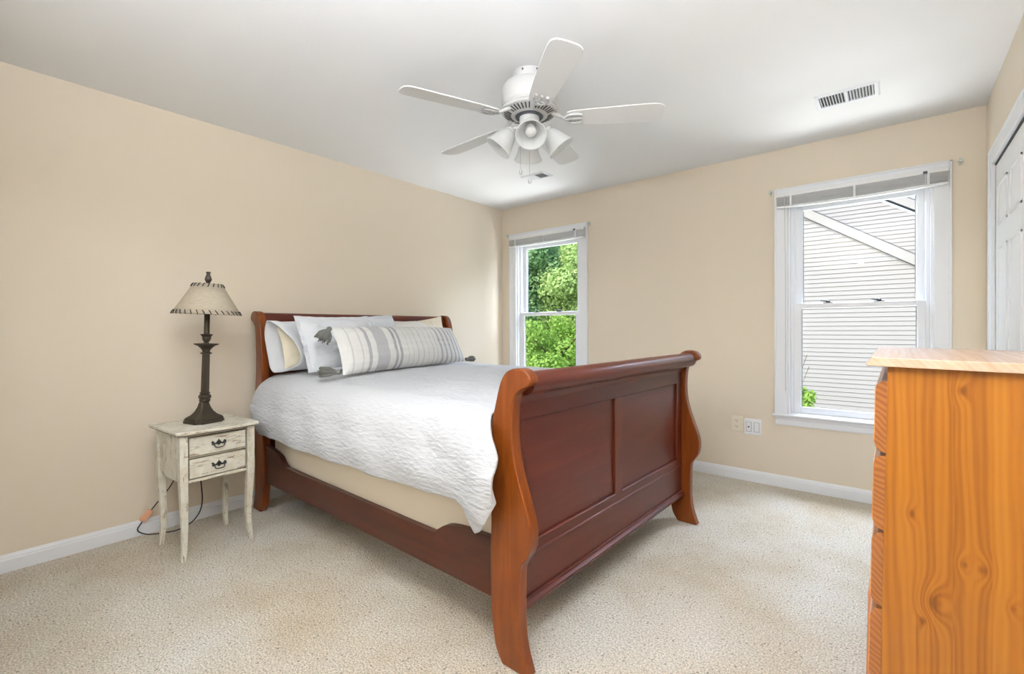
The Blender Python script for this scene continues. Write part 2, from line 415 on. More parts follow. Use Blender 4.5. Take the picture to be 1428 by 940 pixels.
def baseboard(name, along, a, b, side):
    """along x (side = y of wall face) or along y (side = x of wall face); the profile steps in towards the top."""
    prof = [(0, 0), (0.014, 0), (0.014, 0.058), (0.0105, 0.063), (0.0105, 0.070), (0.006, 0.078), (0.004, 0.084), (0, 0.084)]
    bm = BM()
    if along == 'x': prism(bm, [(side - d, z) for d, z in prof], 0, a, b)
    else:
        s = 1 if side < 1 else -1
        prism(bm, [(side + s*d, z) for d, z in prof], 1, a, b)
    return obj(name, bm, m_trim, kind='structure', smooth=False, origin=(0, 0, 0))
baseboard('baseboard_left', 'y', YB, 0.0, 0.0)
baseboard('baseboard_window', 'x', 0.014, XR-0.014, 0.0)
baseboard('baseboard_right', 'y', CY0+0.072, 0.0, XR)
bm = BM(); prism(bm, [(YB + d, z) for d, z in [(0, 0), (0.014, 0), (0.014, 0.06), (0.006, 0.078), (0, 0.084)]], 0, 0.014, DX0-0.07)
obj('baseboard_back', bm, m_trim, kind='structure', smooth=False, origin=(0, 0, 0))

# ------------------------------------------------------------------ windows
def window(n, x0, x1):
    """outer casing x0..x1; the opening is narrower; double-hung, lower sash inside"""
    root = thing('window_%d' % n, None, None, ((x0+x1)/2, 0, 0.45), kind='structure')
    o0, o1 = (WX[0] if n == 1 else WX[1]); z0, z1 = WZ0, WZ1
    def part(name, boxes, m=m_vinyl, bevel=0.002, parent=root, label=None):
        bm = BM()
        for b in boxes: box(bm, *b)
        return obj(name, bm, m, parent, bevel=bevel, label=label)
    cw = o0 - x0
    # casing: flat board with a raised outer band
    part('window_casing', [(x0, o0, -0.016, 0, z0-0.01, 2.152), (o1, x1, -0.016, 0, z0-0.01, 2.152), (o0, o1, -0.016, 0, z1, 2.152),
                           (x0, x0+0.012, -0.021, -0.014, z0-0.01, 2.152), (x1-0.012, x1, -0.021, -0.014, z0-0.01, 2.152), (x0, x1, -0.021, -0.014, 2.140, 2.152)], m_trim)
    j = 0.014
    part('window_jamb', [(o0, o0+j, 0, 0.118, z0, z1), (o1-j, o1, 0, 0.118, z0, z1), (o0+j, o1-j, 0, 0.118, z1-j, z1), (o0+j, o1-j, 0, 0.125, z0, z0+0.012)])
    a0, a1 = o0+j, o1-j
    # jamb liners with tracks
    part('jamb_liner', [(a0, a0+0.020, 0.030, 0.110, z0+0.012, z1-j), (a1-0.020, a1, 0.030, 0.110, z0+0.012, z1-j),
                        (a0, a0+0.027, 0.064, 0.070, z0+0.012, z1-j), (a1-0.027, a1, 0.064, 0.070, z0+0.012, z1-j)])
    g0, g1 = ((x0+x1)/2 - 0.3165 + 0.003, (x0+x1)/2 + 0.3165)
    def sash(name, y0, y1, zb, zt, bot, top, gx0, gx1):
        s = part(name, [(a0+0.020, gx0, y0, y1, zb, zt), (gx1, a1-0.020, y0, y1, zb, zt), (gx0, gx1, y0, y1, zb, zb+bot), (gx0, gx1, y0, y1, zt-top, zt),
                        (gx0, gx0+0.006, y0+0.010, y1-0.008, zb+bot, zt-top), (gx1-0.006, gx1, y0+0.010, y1-0.008, zb+bot, zt-top)], bevel=0.0035)
        bm = BM(); box(bm, gx0, gx1, (y0+y1)/2-0.003, (y0+y1)/2+0.003, zb+bot, zt-top)
        obj('glass_pane', bm, m_glass, s)
        bm = BM()   # dark glazing gasket
        for q in ((gx0+0.006, gx0+0.0085), (gx1-0.0085, gx1-0.006)): box(bm, q[0], q[1], y0+0.012, y0+0.016, zb+bot, zt-top)
        obj('glazing_gasket', bm, mat_gasket, s)
        return s
    lo = sash('lower_sash', 0.030, 0.060, z0+0.012, 1.322, 0.046, 0.034, g0, g1)
    up = sash('upper_sash', 0.072, 0.102, 1.290, z1-j, 0.035, 0.085, g0+0.004, g1-0.004)
    # two dark sash locks on the meeting rail
    for lx in (g0 + 0.215*1.0*0.633/0.633*0.75, g1 - 0.19):
        bm = BM()
        box(bm, lx-0.028, lx+0.028, 0.034, 0.058, 1.322, 1.327)
        lathe(bm, [(0.012, 0), (0.012, 0.010), (0.008, 0.013), (0, 0.013)], lx, 0.046, 16, 1.327)
        tube(bm, [(lx, 0.046, 1.336), (lx-0.02, 0.040, 1.338), (lx-0.042, 0.036, 1.342)], [0.006, 0.005, 0.004], 8)
        obj('sash_lock', bm, m_black, root, bevel=0.001, label='dark sash lock')
    # tilt latches at both top corners of the lower sash
    for lx in (a0+0.032, a1-0.055):
        bm = BM(); box(bm, lx, lx+0.03, 0.036, 0.054, 1.322, 1.326); obj('tilt_latch', bm, m_vinyl, root, bevel=0.001)
    # stool and apron
    bm = BM(); box(bm, x0-0.012, x1+0.012, -0.045, 0.030, z0-0.012, z0+0.004); obj('window_sill', bm, m_trim, root, bevel=0.005, seg=3)
    bm = BM(); prism(bm, [(0, 0.452), (-0.012, 0.452), (-0.015, 0.462), (-0.015, 0.492), (-0.020, 0.500), (-0.020, z0-0.012), (0, z0-0.012)], 0, x0+0.006, x1-0.006)
    obj('window_apron', bm, m_trim, root, smooth=False)
    return root
mat_gasket = mat('grey_gasket', (0.10, 0.11, 0.13), 0.6)
window(1, 0.112, 1.062)
window(2, 2.615, 3.555)

def blind(x0, x1, label, sag):
    root = thing('window_blind', label, 'blind', ((x0+x1)/2, -0.04, 2.0), group='raised mini blinds')
    y0, y1 = -0.050, -0.024
    bm = BM(); box(bm, x0, x1, y0, y1, 2.083, 2.108); obj('headrail', bm, m_blind, root, bevel=0.002)
    n = 13
    L = x1-x0
    for k in range(n):
        z = 2.0795 - k*0.0044
        bm = BM(); rows = []
        for i in range(13):
            t = i/12; x = x0+0.003 + (L-0.006)*t
            dz = -sag*0.010*(k/n)*math.sin(PI*t) + 0.0008*math.sin(17*t+k*2.1)
            rows.append([(x, y0 + (y1-y0)*q, z + dz + 0.0016*math.sin(PI*q) + (0.0012*math.sin(k*3.3))*(q-0.5)) for q in (0, 0.25, 0.5, 0.75, 1)])
        sheet(bm, rows); obj('slat', bm, m_blind, root, solid=0.0022)
    bm = BM(); rows = []
    prof = [(y0, 0), (y1, 0), (y1, 0.011), (y0, 0.011)]
    for i in range(13):
        t = i/12; x = x0+0.003+(L-0.006)*t; dz = 2.0085 - sag*0.010*math.sin(PI*t)
        rows.append([(x, y, z+dz) for y, z in prof])
    g = sheet(bm, rows, close_v=True); bm.faces.new(g[0]); bm.faces.new(g[-1]); obj('bottom_rail', bm, m_blind, root, bevel=0.001)
    for q in (0.10, 0.5, 0.90):
        x = x0+L*q; bm = BM(); box(bm, x-0.006, x+0.006, y0-0.003, y0-0.001, 2.006, 2.084); obj('ladder_tape', bm, m_blind, root)
    # cord lock and hanging cord
    xw = x0+0.055; bm = BM(); tube(bm, [(xw, y0-0.006, 2.09), (xw, y0-0.008, 1.99), (xw, -0.032, 1.6), (xw, -0.032, 0.70)], 0.0019, 6)
    obj('tilt_wand', bm, m_clear, root)
    bm = BM(); box(bm, x1-0.115, x1-0.095, y0-0.006, y0, 2.084, 2.100); obj('cord_lock', bm, mat_gasket, root, bevel=0.001)
    bm = BM(); tube(bm, [(x1-0.105, y0-0.004, 2.088), (x1-0.105, y0-0.006, 2.0), (x1-0.105, y0-0.004, 1.975)], 0.0015, 6); obj('lift_cord', bm, m_trim, root)
    return root
blind(0.128, 1.046, 'pale grey mini blind bunched up at top of the window with trees outside', 0.3)
blind(2.632, 3.538, 'pale grey mini blind bunched up at top of the window looking onto white siding', 1.0)

def bracket(x, z, label, flat=False):
    bm = BM(); lathe(bm, [(0.013, 0), (0.013, 0.004), (0.007, 0.006), (0.006, 0.030), (0.010, 0.034), (0.010, 0.040), (0, 0.041)], 0, 0, 20)
    box(bm, -0.006, 0.006, -0.020, 0.022, 0.0, 0.005)
    bm.transform(Matrix.Translation((x, 0, z)) @ Matrix.Rotation(R(90), 4, 'X'))
    tag(obj('curtain_bracket', bm, m_clear), label, 'bracket', 'clear plastic curtain rod brackets')
bracket(0.087, 2.148, 'small clear curtain bracket at left top corner of the window nearer the room corner')
bracket(1.077, 2.136, 'small clear curtain bracket at right top corner of the window nearer the room corner')
bracket(2.589, 2.136, 'small clear curtain bracket at left top corner of the window with siding outside')
bracket(3.592, 2.136, 'small clear curtain bracket at right of the siding window, beside the closet')

# ------------------------------------------------------------------ closet door (right wall)
droot = thing('door_1', None, None, (XR, (CY0+CY1)/2, 0), kind='structure')
bm = BM(); xf = XR-0.018
box(bm, xf, XR, CY0, CY0+0.070, 0, CZ+0.075); box(bm, xf, XR, CY1-0.07, CY1, 0, CZ+0.075); box(bm, xf, XR, CY1, CY0, CZ, CZ+0.075)
box(bm, xf-0.005, xf+0.002, CY0+0.056, CY0+0.070, 0, CZ+0.075); box(bm, xf-0.005, xf+0.002, CY1-0.07, CY0+0.070, CZ+0.061, CZ+0.075)
obj('door_casing', bm, m_trim, droot, bevel=0.003)
bm = BM(); box(bm, XR-0.004, XR+0.02, CY1+0.005, CY0-0.005, CZ-0.010, CZ-0.002); obj('door_track', bm, m_dark, droot, label='dark door track')
def leaf(y0, y1):
    bm = BM(); box(bm, XR+0.001, XR+0.034, y0, y1, 0.02, CZ-0.012)
    lf = obj('door_leaf', bm, m_doorp, droot, bevel=0.002)
    w = abs(y1-y0); ya, yb = min(y0, y1), max(y0, y1); st = 0.085; pw = (w-3*st)/2
    for c in range(2):
        pa = ya + st + c*(pw+st)
        for za, zb in ((0.22, 0.86), (1.00, 1.56), (1.67, 1.88)):
            bm = BM()   # raised, bevelled panel inside a moulding frame
            for k in range(4):
                m1 = [(pa, pa+pw, za, za+0.012), (pa, pa+pw, zb-0.012, zb), (pa, pa+0.012, za, zb), (pa+pw-0.012, pa+pw, za, zb)][k]
                box(bm, XR-0.005, XR+0.002, *m1)
            i = 0.030
            o = [(pa+i, za+i), (pa+pw-i, za+i), (pa+pw-i, zb-i), (pa+i, zb-i)]; q = 0.022
            inn = [(pa+i+q, za+i+q), (pa+pw-i-q, za+i+q), (pa+pw-i-q, zb-i-q), (pa+i+q, zb-i-q)]
            vo = [bm.verts.new((XR+0.001, *p)) for p in o]; vi = [bm.verts.new((XR-0.006, *p)) for p in inn]
            for k in range(4): bm.faces.new((vo[k], vo[(k+1) % 4], vi[(k+1) % 4], vi[k]))
            bm.faces.new(vi)
            obj('raised_panel', bm, m_doorp, lf, bevel=0.0015)
leaf(CY0-0.004, CY0-0.004-0.745)
leaf(CY0-0.004-0.755, CY1+0.006)
w3 = thing('window_3', None, None, (1.55, YB, 0.8), kind='structure')  # unseen window, added so the back fill lamp has an opening
bm = BM()
for (a, b, c, d) in ((BW[0]-0.06, BW[0], BW[2]-0.06, BW[3]+0.06), (BW[1], BW[1]+0.06, BW[2]-0.06, BW[3]+0.06), (BW[0], BW[1], BW[3], BW[3]+0.06), (BW[0], BW[1], BW[2]-0.06, BW[2])):
    box(bm, a, b, YB, YB+0.014, c, d)
obj('window_casing', bm, m_trim, w3, bevel=0.002)
bm = BM()
for (a, b, c, d) in ((BW[0], BW[0]+0.04, BW[2], BW[3]), (BW[1]-0.04, BW[1], BW[2], BW[3]), (BW[0], BW[1], BW[3]-0.04, BW[3]), (BW[0], BW[1], BW[2], BW[2]+0.04), (1.53, 1.57, BW[2], BW[3])):
    box(bm, a, b, YB-0.09, YB-0.05, c, d)
obj('window_frame', bm, m_vinyl, w3, bevel=0.002)
bm = BM(); box(bm, BW[0]+0.04, BW[1]-0.04, YB-0.073, YB-0.067, BW[2]+0.04, BW[3]-0.04); obj('glass_pane', bm, m_glass, w3)
# doorway casing round the opening in the back wall
bm = BM()
for s in (YB-0.12-0.016, YB):
    box(bm, DX0-0.06, DX0, s, s+0.016, 0, DZ+0.06); box(bm, DX1, DX1+0.06, s, s+0.016, 0, DZ+0.06); box(bm, DX0, DX1, s, s+0.016, DZ, DZ+0.06)
obj('trim_doorway', bm, m_trim, kind='structure', smooth=False)

# ------------------------------------------------------------------ ceiling vents
def vent(x0, x1, y0, y1, label, banks, n, tilt, open_dark=(True, True)):
    root = thing('ceiling_vent', label, 'vent', ((x0+x1)/2, (y0+y1)/2, H-0.012), group='ceiling air vents')
    bm = BM(); fr = 0.024
    o = [(x0, y0), (x1, y0), (x1, y1), (x0, y1)]; a = [(x0+fr, y0+fr), (x1-fr, y0+fr), (x1-fr, y1-fr), (x0+fr, y1-fr)]
    vo = [bm.verts.new((*p, H-0.0005)) for p in o]; vm = [bm.verts.new((p[0]+(0.008 if p[0] == x0 else -0.008), p[1]+(0.008 if p[1] == y0 else -0.008), H-0.010)) for p in o]
    vi = [bm.verts.new((*p, H-0.008)) for p in a]; vt = [bm.verts.new((*p, H-0.001)) for p in a]
    for A, B in ((vo, vm), (vm, vi), (vi, vt)):
        for k in range(4): bm.faces.new((A[k], A[(k+1) % 4], B[(k+1) % 4], B[k]))
    obj('vent_frame', bm, m_vinyl, root, smooth=False)
    bm = BM(); box(bm, x0+fr, x1-fr, y0+fr, y1-fr, H-0.0022, H-0.0006); obj('duct_dark_plate', bm, m_dark, root, label='dark plate standing for the unlit duct behind the louvres')  # dark plate paints the duct's unlit inside
    L = (x1-x0-2*fr)/banks
    for b in range(banks):
        xa = x0+fr+b*L; sg = -1 if b % 2 == 0 else 1
        if b: 
            bm = BM(); box(bm, xa-0.005, xa+0.005, y0+fr, y1-fr, H-0.009, H-0.003); obj('divider', bm, m_vinyl, root)
        for k in range(n):
            x = xa + (k+0.5)*L/n; bm = BM()
            dx = 0.0062*tilt*sg*open_dark[b % 2]
            p = [(x-dx-0.0012, H-0.010), (x-dx+0.0012, H-0.010), (x+dx+0.0012, H-0.0028), (x+dx-0.0012, H-0.0028)]
            bm2 = [bm.verts.new((q[0], yy, q[1])) for yy in (y0+fr, y1-fr) for q in p]
            for i in range(4): bm.faces.new((bm2[i], bm2[(i+1) % 4], bm2[4+(i+1) % 4], bm2[4+i]))
            bm.faces.new(bm2[:4]); bm.faces.new(bm2[4:])
            obj('louvre', bm, m_vinyl, root, smooth=False)
vent(2.935, 3.230, -0.755, -0.560, 'wide white ceiling vent with two banks of open louvres above the siding window', 2, 9, 0.35)
vent(0.840, 1.075, -0.742, -0.592, 'small white ceiling vent below the hanging fan chains, one half dark', 2, 8, 1.0, (-1.0, -1.0))

# ------------------------------------------------------------------ outlets
oroot = thing('power_outlet', 'beige duplex power outlet low on the window wall', 'outlet', (2.3585, 0, 0.364))
bm = BM(); box(bm, 2.318, 2.399, -0.006, 0, 0.364, 0.484); obj('cover_plate', bm, m_beige, oroot, bevel=0.003)
for zc in (0.446, 0.402):
    bm = BM(); prism(bm, [(2.3585+0.017*math.cos(a)*1.0, zc+0.0145*math.sin(a)) for a in [2*PI*k/20 for k in range(20)]], 1, -0.009, -0.005)
    rc = obj('receptacle', bm, m_beige, oroot)
    bm = BM()
    box(bm, 2.3497, 2.3527, -0.0098, -0.0085, zc-0.002, zc+0.008); box(bm, 2.3643, 2.3673, -0.0098, -0.0085, zc-0.001, zc+0.007)
    prism(bm, [(2.3585+0.0028*math.cos(a), zc-0.008+0.0028*math.sin(a)) for a in [2*PI*k/10 for k in range(10)]], 1, -0.0098, -0.0085)
    obj('slot', bm, m_dark, rc, label='dark prong slots')
croot = thing('cable_plate', 'white double-width wall plate with coaxial jack, right of the beige outlet', 'wall plate', (2.4675, 0, 0.348))
bm = BM(); box(bm, 2.410, 2.526, -0.007, 0, 0.350, 0.470); obj('cover_plate', bm, m_whitep, croot, bevel=0.003)
for xc in (2.441, 2.495):
    bm = BM(); box(bm, xc-0.0185, xc+0.0185, -0.0076, -0.006, 0.374, 0.445); obj('insert_gap', bm, mat_gasket, croot, label='grey gap round the insert')
    bm = BM(); box(bm, xc-0.0165, xc+0.0165, -0.010, -0.006, 0.376, 0.443); obj('insert', bm, m_whitep, croot, bevel=0.0015)
bm = BM(); lathe(bm, [(0.0055, 0), (0.0055, 0.010), (0.003, 0.0105), (0.003, 0.003), (0, 0.003)], 0, 0, 14); bm.transform(Matrix.Translation((2.441, -0.009, 0.409)) @ Matrix.Rotation(R(90), 4, 'X'))
obj('coaxial_jack', bm, m_black, croot, label='dark round jack')

# ================================================================== ceiling fan
FX, FY = 1.867, -1.963
fan = thing('ceiling_fan', 'white five-blade ceiling fan with four bell-glass lights and pull chains', 'ceiling fan', (FX, FY, H))
bm = BM(); lathe(bm, [(0.082, 0), (0.084, -0.02), (0.080, -0.045), (0.062, -0.052), (0.05, -0.055)], FX, FY, 48, H-0.001)
cp = obj('canopy', bm, m_fan, fan)
for k in range(2):
    bm = BM(); a = R(-75 + 50*k); box(bm, -0.004, 0.004, -0.002, 0.002, -0.005, 0.005)
    obj('screw_slot', bm, m_dark, cp, XF=Matrix.Translation((FX+0.083*math.cos(a), FY+0.083*math.sin(a), H-0.016)) @ Matrix.Rotation(a+PI/2, 4, 'Z'))
bm = BM(); lathe(bm, [(0.048, -0.050), (0.095, -0.056), (0.128, -0.066), (0.140, -0.085), (0.141, -0.150), (0.136, -0.162), (0.137, -0.166), (0.130, -0.176), (0.06, -0.19)], FX, FY, 64, H)
obj('motor_housing', bm, m_fan, fan)
# vented lower plate: cone with radial slots
bm = BM(); lathe(bm, [(0.128, -0.172), (0.142, -0.184), (0.143, -0.190), (0.138, -0.197), (0.090, -0.213), (0.072, -0.217), (0.066, -0.210), (0.05, -0.205)], FX, FY, 80, H)
vp = obj('vent_ring', bm, m_fan, fan)
for k in range(40):
    if k % 8 == 7: continue
    a = 2*PI*k/40 + R(33)+R(4.5); bm = BM()
    box(bm, 0.092, 0.128, -0.0032, 0.0032, -0.0012, 0.0012)
    X = Matrix.Translation((FX, FY, H)) @ Matrix.Rotation(a, 4, 'Z') @ Matrix.Translation((0, 0, -0.2068)) @ Matrix.Translation((0.11, 0, 0)) @ Matrix.Rotation(R(-18.4), 4, 'Y') @ Matrix.Translation((-0.11, 0, 0))
    obj('cooling_slot', bm, m_dark, vp, XF=X)
bm = BM(); lathe(bm, [(0.060, -0.212), (0.068, -0.2185), (0.068, -0.221), (0.058, -0.222)], FX, FY, 48, H); obj('flywheel', bm, mat_gasket, fan, label='grey flywheel gap')
bm = BM(); lathe(bm, [(0.050, -0.215), (0.050, -0.262), (0.053, -0.266), (0.053, -0.272), (0.044, -0.284), (0.030, -0.296), (0.022, -0.318), (0.012, -0.330), (0.0, -0.333)], FX, FY, 48, H)
obj('switch_housing', bm, m_fan, fan)
BZ = H - 0.240
for k in range(5):
    a = R(33 + 72*k - 1)
    X = Matrix.Translation((FX, FY, BZ)) @ Matrix.Rotation(a, 4, 'Z')
    # blade iron: neck and fleur plate
    bm = BM()
    tube(bm, [(0.115, 0, 0.040), (0.150, 0, 0.022), (0.175, 0, 0.006), (0.200, 0, 0.002)], [0.011, 0.009, 0.009, 0.010], 10)
    for s in (-1, 0, 1):
        tube(bm, [(0.175, 0, 0.005), (0.200, s*0.030, 0.002), (0.232, s*0.036, 0.0), (0.262, s*0.026, 0.001)], [0.007, 0.0065, 0.006, 0.007], 8)
    tube(bm, [(0.205, -0.032, 0.002), (0.215, 0, 0.003), (0.205, 0.032, 0.002)], 0.005, 8)
    Tl = Matrix.Rotation(R(-11), 4, 'X')
    br = obj('blade_bracket', bm, m_fan, fan, XF=X @ Tl)
    # blade: tapered rounded board
    out = []
    L0, L1 = 0.190, 0.655
    side = [(L0, 0.046), (0.22, 0.054), (0.30, 0.060), (0.45, 0.067), (0.58, 0.070), (0.625, 0.067), (0.645, 0.056), (L1, 0.038), (L1+0.003, 0.0)]
    cs = cr([(p[0], p[1], 0) for p in side], 4)
    outl = [(p.x, p.y) for p in cs] + [(p.x, -p.y) for p in reversed(cs[:-1])]
    bm = BM(); prism(bm, outl, 2, 0.004, 0.010)
    obj('fan_blade', bm, m_fanblade, fan, bevel=0.0015, XF=X @ Tl)
# light kit
for k in range(4):
    a = R(-50 + 90*k); ca, sa = math.cos(a), math.sin(a)
    bm = BM(); tube(bm, cr([(0.030, 0, -0.278), (0.060, 0, -0.272), (0.085, 0, -0.280), (0.098, 0, -0.296)], 5), 0.0085, 10)
    X = Matrix.Translation((FX, FY, H)) @ Matrix.Rotation(a, 4, 'Z')
    arm = obj('lamp_arm', bm, m_fan, fan, XF=X)
    T = X @ Matrix.Translation((0.088, 0, -0.283)) @ Matrix.Rotation(R(180-38), 4, 'Y')
    bm = BM(); lathe(bm, [(0.0, -0.008), (0.022, -0.006), (0.026, 0.0), (0.027, 0.022), (0.024, 0.026)], 0, 0, 28); obj('socket_cup', bm, m_fan, arm, XF=T)
    bm = BM(); prof = [(0.024, 0.010), (0.033, 0.020), (0.044, 0.040), (0.052, 0.062), (0.058, 0.084), (0.066, 0.104), (0.074, 0.118)]
    lathe(bm, [tuple(p.xy) for p in cr([(q[0], q[1], 0) for q in prof], 4)], 0, 0, 40, cap=False)
    sh = obj('glass_shade', bm, m_opal, fan, solid=0.003, XF=T, label='frosted white bell glass shade')
    bm = BM(); lathe(bm, [(0.012, 0.02), (0.014, 0.034), (0.024, 0.056), (0.029, 0.074), (0.026, 0.092), (0.014, 0.102), (0.0, 0.104)], 0, 0, 24); obj('bulb', bm, m_bulb, sh, XF=T)
# pull chains
for (dx, dy, zt, zb) in ((-0.040, -0.022, -0.262, -0.492), (0.006, -0.006, -0.330, -0.545)):
    bm = BM(); tube(bm, [(FX+dx, FY+dy, H+zt), (FX+dx, FY+dy, H+zb+0.02)], 0.0011, 6)
    ch = obj('pull_chain', bm, m_chrome, fan, label='thin metal pull chain')
    bm = BM(); lathe(bm, [(0, 0.024), (0.003, 0.022), (0.004, 0.014), (0.008, 0.005), (0.0085, -0.004), (0.005, -0.010), (0, -0.011)], FX+dx, FY+dy, 16, H+zb); obj('chain_pull', bm, m_fan, ch)

# dome lamp added out of view in the hall, as extra room light
hl = thing('added_hall_lamp', 'round white dome ceiling lamp added unseen in the hall behind the doorway to light the room', 'ceiling lamp', (2.9, YB-0.75, H))
bm = BM(); lathe(bm, [(0.17, 0), (0.17, -0.02), (0.165, -0.025)], 2.9, YB-0.75, 40, H-0.001); obj('lamp_base', bm, m_fan, hl)
bm = BM(); lathe(bm, [(0.155, -0.025), (0.14, -0.06), (0.10, -0.085), (0.05, -0.098), (0, -0.10)], 2.9, YB-0.75, 40, H); obj('lamp_dome', bm, m_opal, hl)
light('added_hall_light', 'POINT', (2.9, YB-0.72, H-0.24), HALL_FILL_W, HALL_FILL_COL, 0.10)

# ================================================================== bed
BX = Matrix.Translation((0, -2.583, 0)) @ Matrix.Rotation(R(-1.3), 4, 'Z')
Wd = 1.617; PT = 0.045
def W3(p): return BX @ Vector(p)
bed = thing('sleigh_bed', 'dark cherry wood sleigh bed with panelled footboard standing on the carpet', 'bed', W3((1.2, Wd/2, 0)))
# foot post profile (u, z): back edge up, roll, front edge down
backE = [(2.250, 0.0), (2.222, 0.040), (2.211, 0.080), (2.200, 0.150), (2.197, 0.215), (2.196, 0.376), (2.199, 0.466), (2.200, 0.62), (2.203, 0.74), (2.205, 0.806), (2.212, 0.854), (2.229, 0.919), (2.247, 0.974), (2.272, 1.007), (2.300, 1.020)]
frontE = [(2.325, 1.0225), (2.350, 1.018), (2.368, 1.006), (2.378, 0.988), (2.375, 0.972), (2.358, 0.962), (2.336, 0.952), (2.313, 0.930), (2.302, 0.895), (2.297, 0.818), (2.302, 0.742), (2.318, 0.675), (2.345, 0.597), (2.369, 0.528), (2.377, 0.478), (2.371, 0.422), (2.350, 0.385), (2.332, 0.357), (2.327, 0.325), (2.325, 0.240), (2.326, 0.157), (2.337, 0.078), (2.364, 0.0)]
def smooth2(pts, n=4): return [(p.x, p.y) for p in cr([(q[0], q[1], 0) for q in pts], n)]
foot_prof = smooth2(backE, 3) + smooth2(frontE, 4)
fz = np.array([p[1] for p in reversed(frontE[7:])]); fu = np.array([p[0] for p in reversed(frontE[7:])])
def front(z): return float(np.interp(z, fz, fu))
for v0 in (0.0, Wd-PT):
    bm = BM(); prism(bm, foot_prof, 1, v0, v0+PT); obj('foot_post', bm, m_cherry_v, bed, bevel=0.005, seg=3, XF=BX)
# head posts: mirrored and taller
def hz(z): return z if z < 0.5 else 0.5 + (z-0.5)*(0.775/0.5225)
def hmap(u, z):
    zz = hz(z)
    if z > 0.86: zz = 1.275 - (1.0225 - z)*1.10 if z > 0.93 else np.interp(z, [0.86, 0.93], [hz(0.86), 1.275-(1.0225-0.93)*1.10])
    return (2.437 - u, float(zz))
head_prof = [hmap(u_, z_) for (u_, z_) in foot_prof]
for v0 in (0.0, Wd-PT):
    bm = BM(); prism(bm, head_prof, 1, v0, v0+PT); obj('head_post', bm, m_cherry_v, bed, bevel=0.005, seg=3, XF=BX)
# headboard
bm = BM(); prism(bm, [(0.160, 0.30), (0.190, 0.30), (0.190, 1.15), (0.160, 1.20), (0.120, 1.225), (0.120, 1.19), (0.152, 1.12)], 1, PT-0.004, Wd-PT+0.004); obj('headboard_panel', bm, m_cherry_h, bed, XF=BX)
hr = [hmap(2.325+0.040*math.cos(a), 0.972+0.042*math.sin(a)) for a in [2*PI*k/36 for k in range(36)]]
bm = BM(); prism(bm, hr, 1, PT-0.004, Wd-PT+0.004); obj('headboard_roll', bm, m_cherry_h, bed, XF=BX)
# footboard: recessed panels behind a frame that follows the curve
def strip(name, z0, z1, v0, v1, inset, thick, parent=bed, m=m_cherry_h, bevel=0.002, n=14):
    zs = np.linspace(z0, z1, n)
    a = [(front(z)-inset, float(z)) for z in zs]; b = [(p[0]-thick, p[1]) for p in reversed(a)]
    bm = BM(); prism(bm, a+b, 1, v0, v1); return obj(name, bm, m, parent, bevel=bevel, XF=BX)
i0, i1 = PT-0.003, Wd-PT+0.003
FU = 2.276
def slab(name, z0, z1, v0, v1, u1, u0=2.240, m=m_cherry_h, bevel=0.0025):
    bm = BM(); box(bm, u0, u1, v0, v1, z0, z1); return obj(name, bm, m, bed, bevel=bevel, XF=BX)
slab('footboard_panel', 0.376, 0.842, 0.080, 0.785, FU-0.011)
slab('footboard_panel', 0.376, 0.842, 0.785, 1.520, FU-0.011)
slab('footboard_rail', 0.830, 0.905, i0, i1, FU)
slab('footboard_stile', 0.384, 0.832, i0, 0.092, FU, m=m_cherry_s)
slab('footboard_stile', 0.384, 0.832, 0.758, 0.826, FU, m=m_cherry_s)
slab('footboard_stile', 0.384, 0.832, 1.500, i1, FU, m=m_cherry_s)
# lower rail and mouldings (flat section below the curve)
slab('footboard_rail', 0.345, 0.388, i0, i1, FU)
slab('footboard_rail', 0.180, 0.345, i0, i1, FU-0.003)
def bead(uc, zc, ru, rz, v0, v1):
    bm = BM(); prism(bm, [(uc+ru*math.cos(a), zc+rz*math.sin(a)) for a in [2*PI*k/14 for k in range(14)]], 1, v0, v1)
    obj('moulding', bm, m_cherry_h, bed, XF=BX)
bead(FU-0.004, 0.383, 0.007, 0.005, 0.090, 0.760); bead(FU-0.004, 0.383, 0.007, 0.005, 0.824, 1.502)
bead(FU-0.001, 0.343, 0.008, 0.006, i0, i1)
bm = BM(); prism(bm, [(2.255, 0.160), (2.288, 0.160), (2.292, 0.166), (2.292, 0.176), (2.284, 0.182), (2.280, 0.186), (2.280, 0.196), (2.255, 0.196)], 1, i0, i1); obj('moulding', bm, m_cherry_h, bed, bevel=0.0015, XF=BX)
# roll on top of the footboard with its cove
rc = [(2.322+0.040*math.cos(a), 0.968+0.040*math.sin(a)) for a in [2*PI*k/40 for k in range(40)]]
bm = BM(); prism(bm, rc, 1, i0, i1); obj('footboard_roll', bm, m_cherry_h, bed, XF=BX)
cove = [(2.250, 0.935), (2.250, 0.975), (2.290, 0.990), (2.348, 0.952), (2.330, 0.947), (2.310, 0.939), (2.294, 0.926), (2.283, 0.910), (2.278, 0.893), (2.250, 0.893)]
bm = BM(); prism(bm, cove, 1, i0, i1); obj('footboard_cove', bm, m_cherry_h, bed, XF=BX)
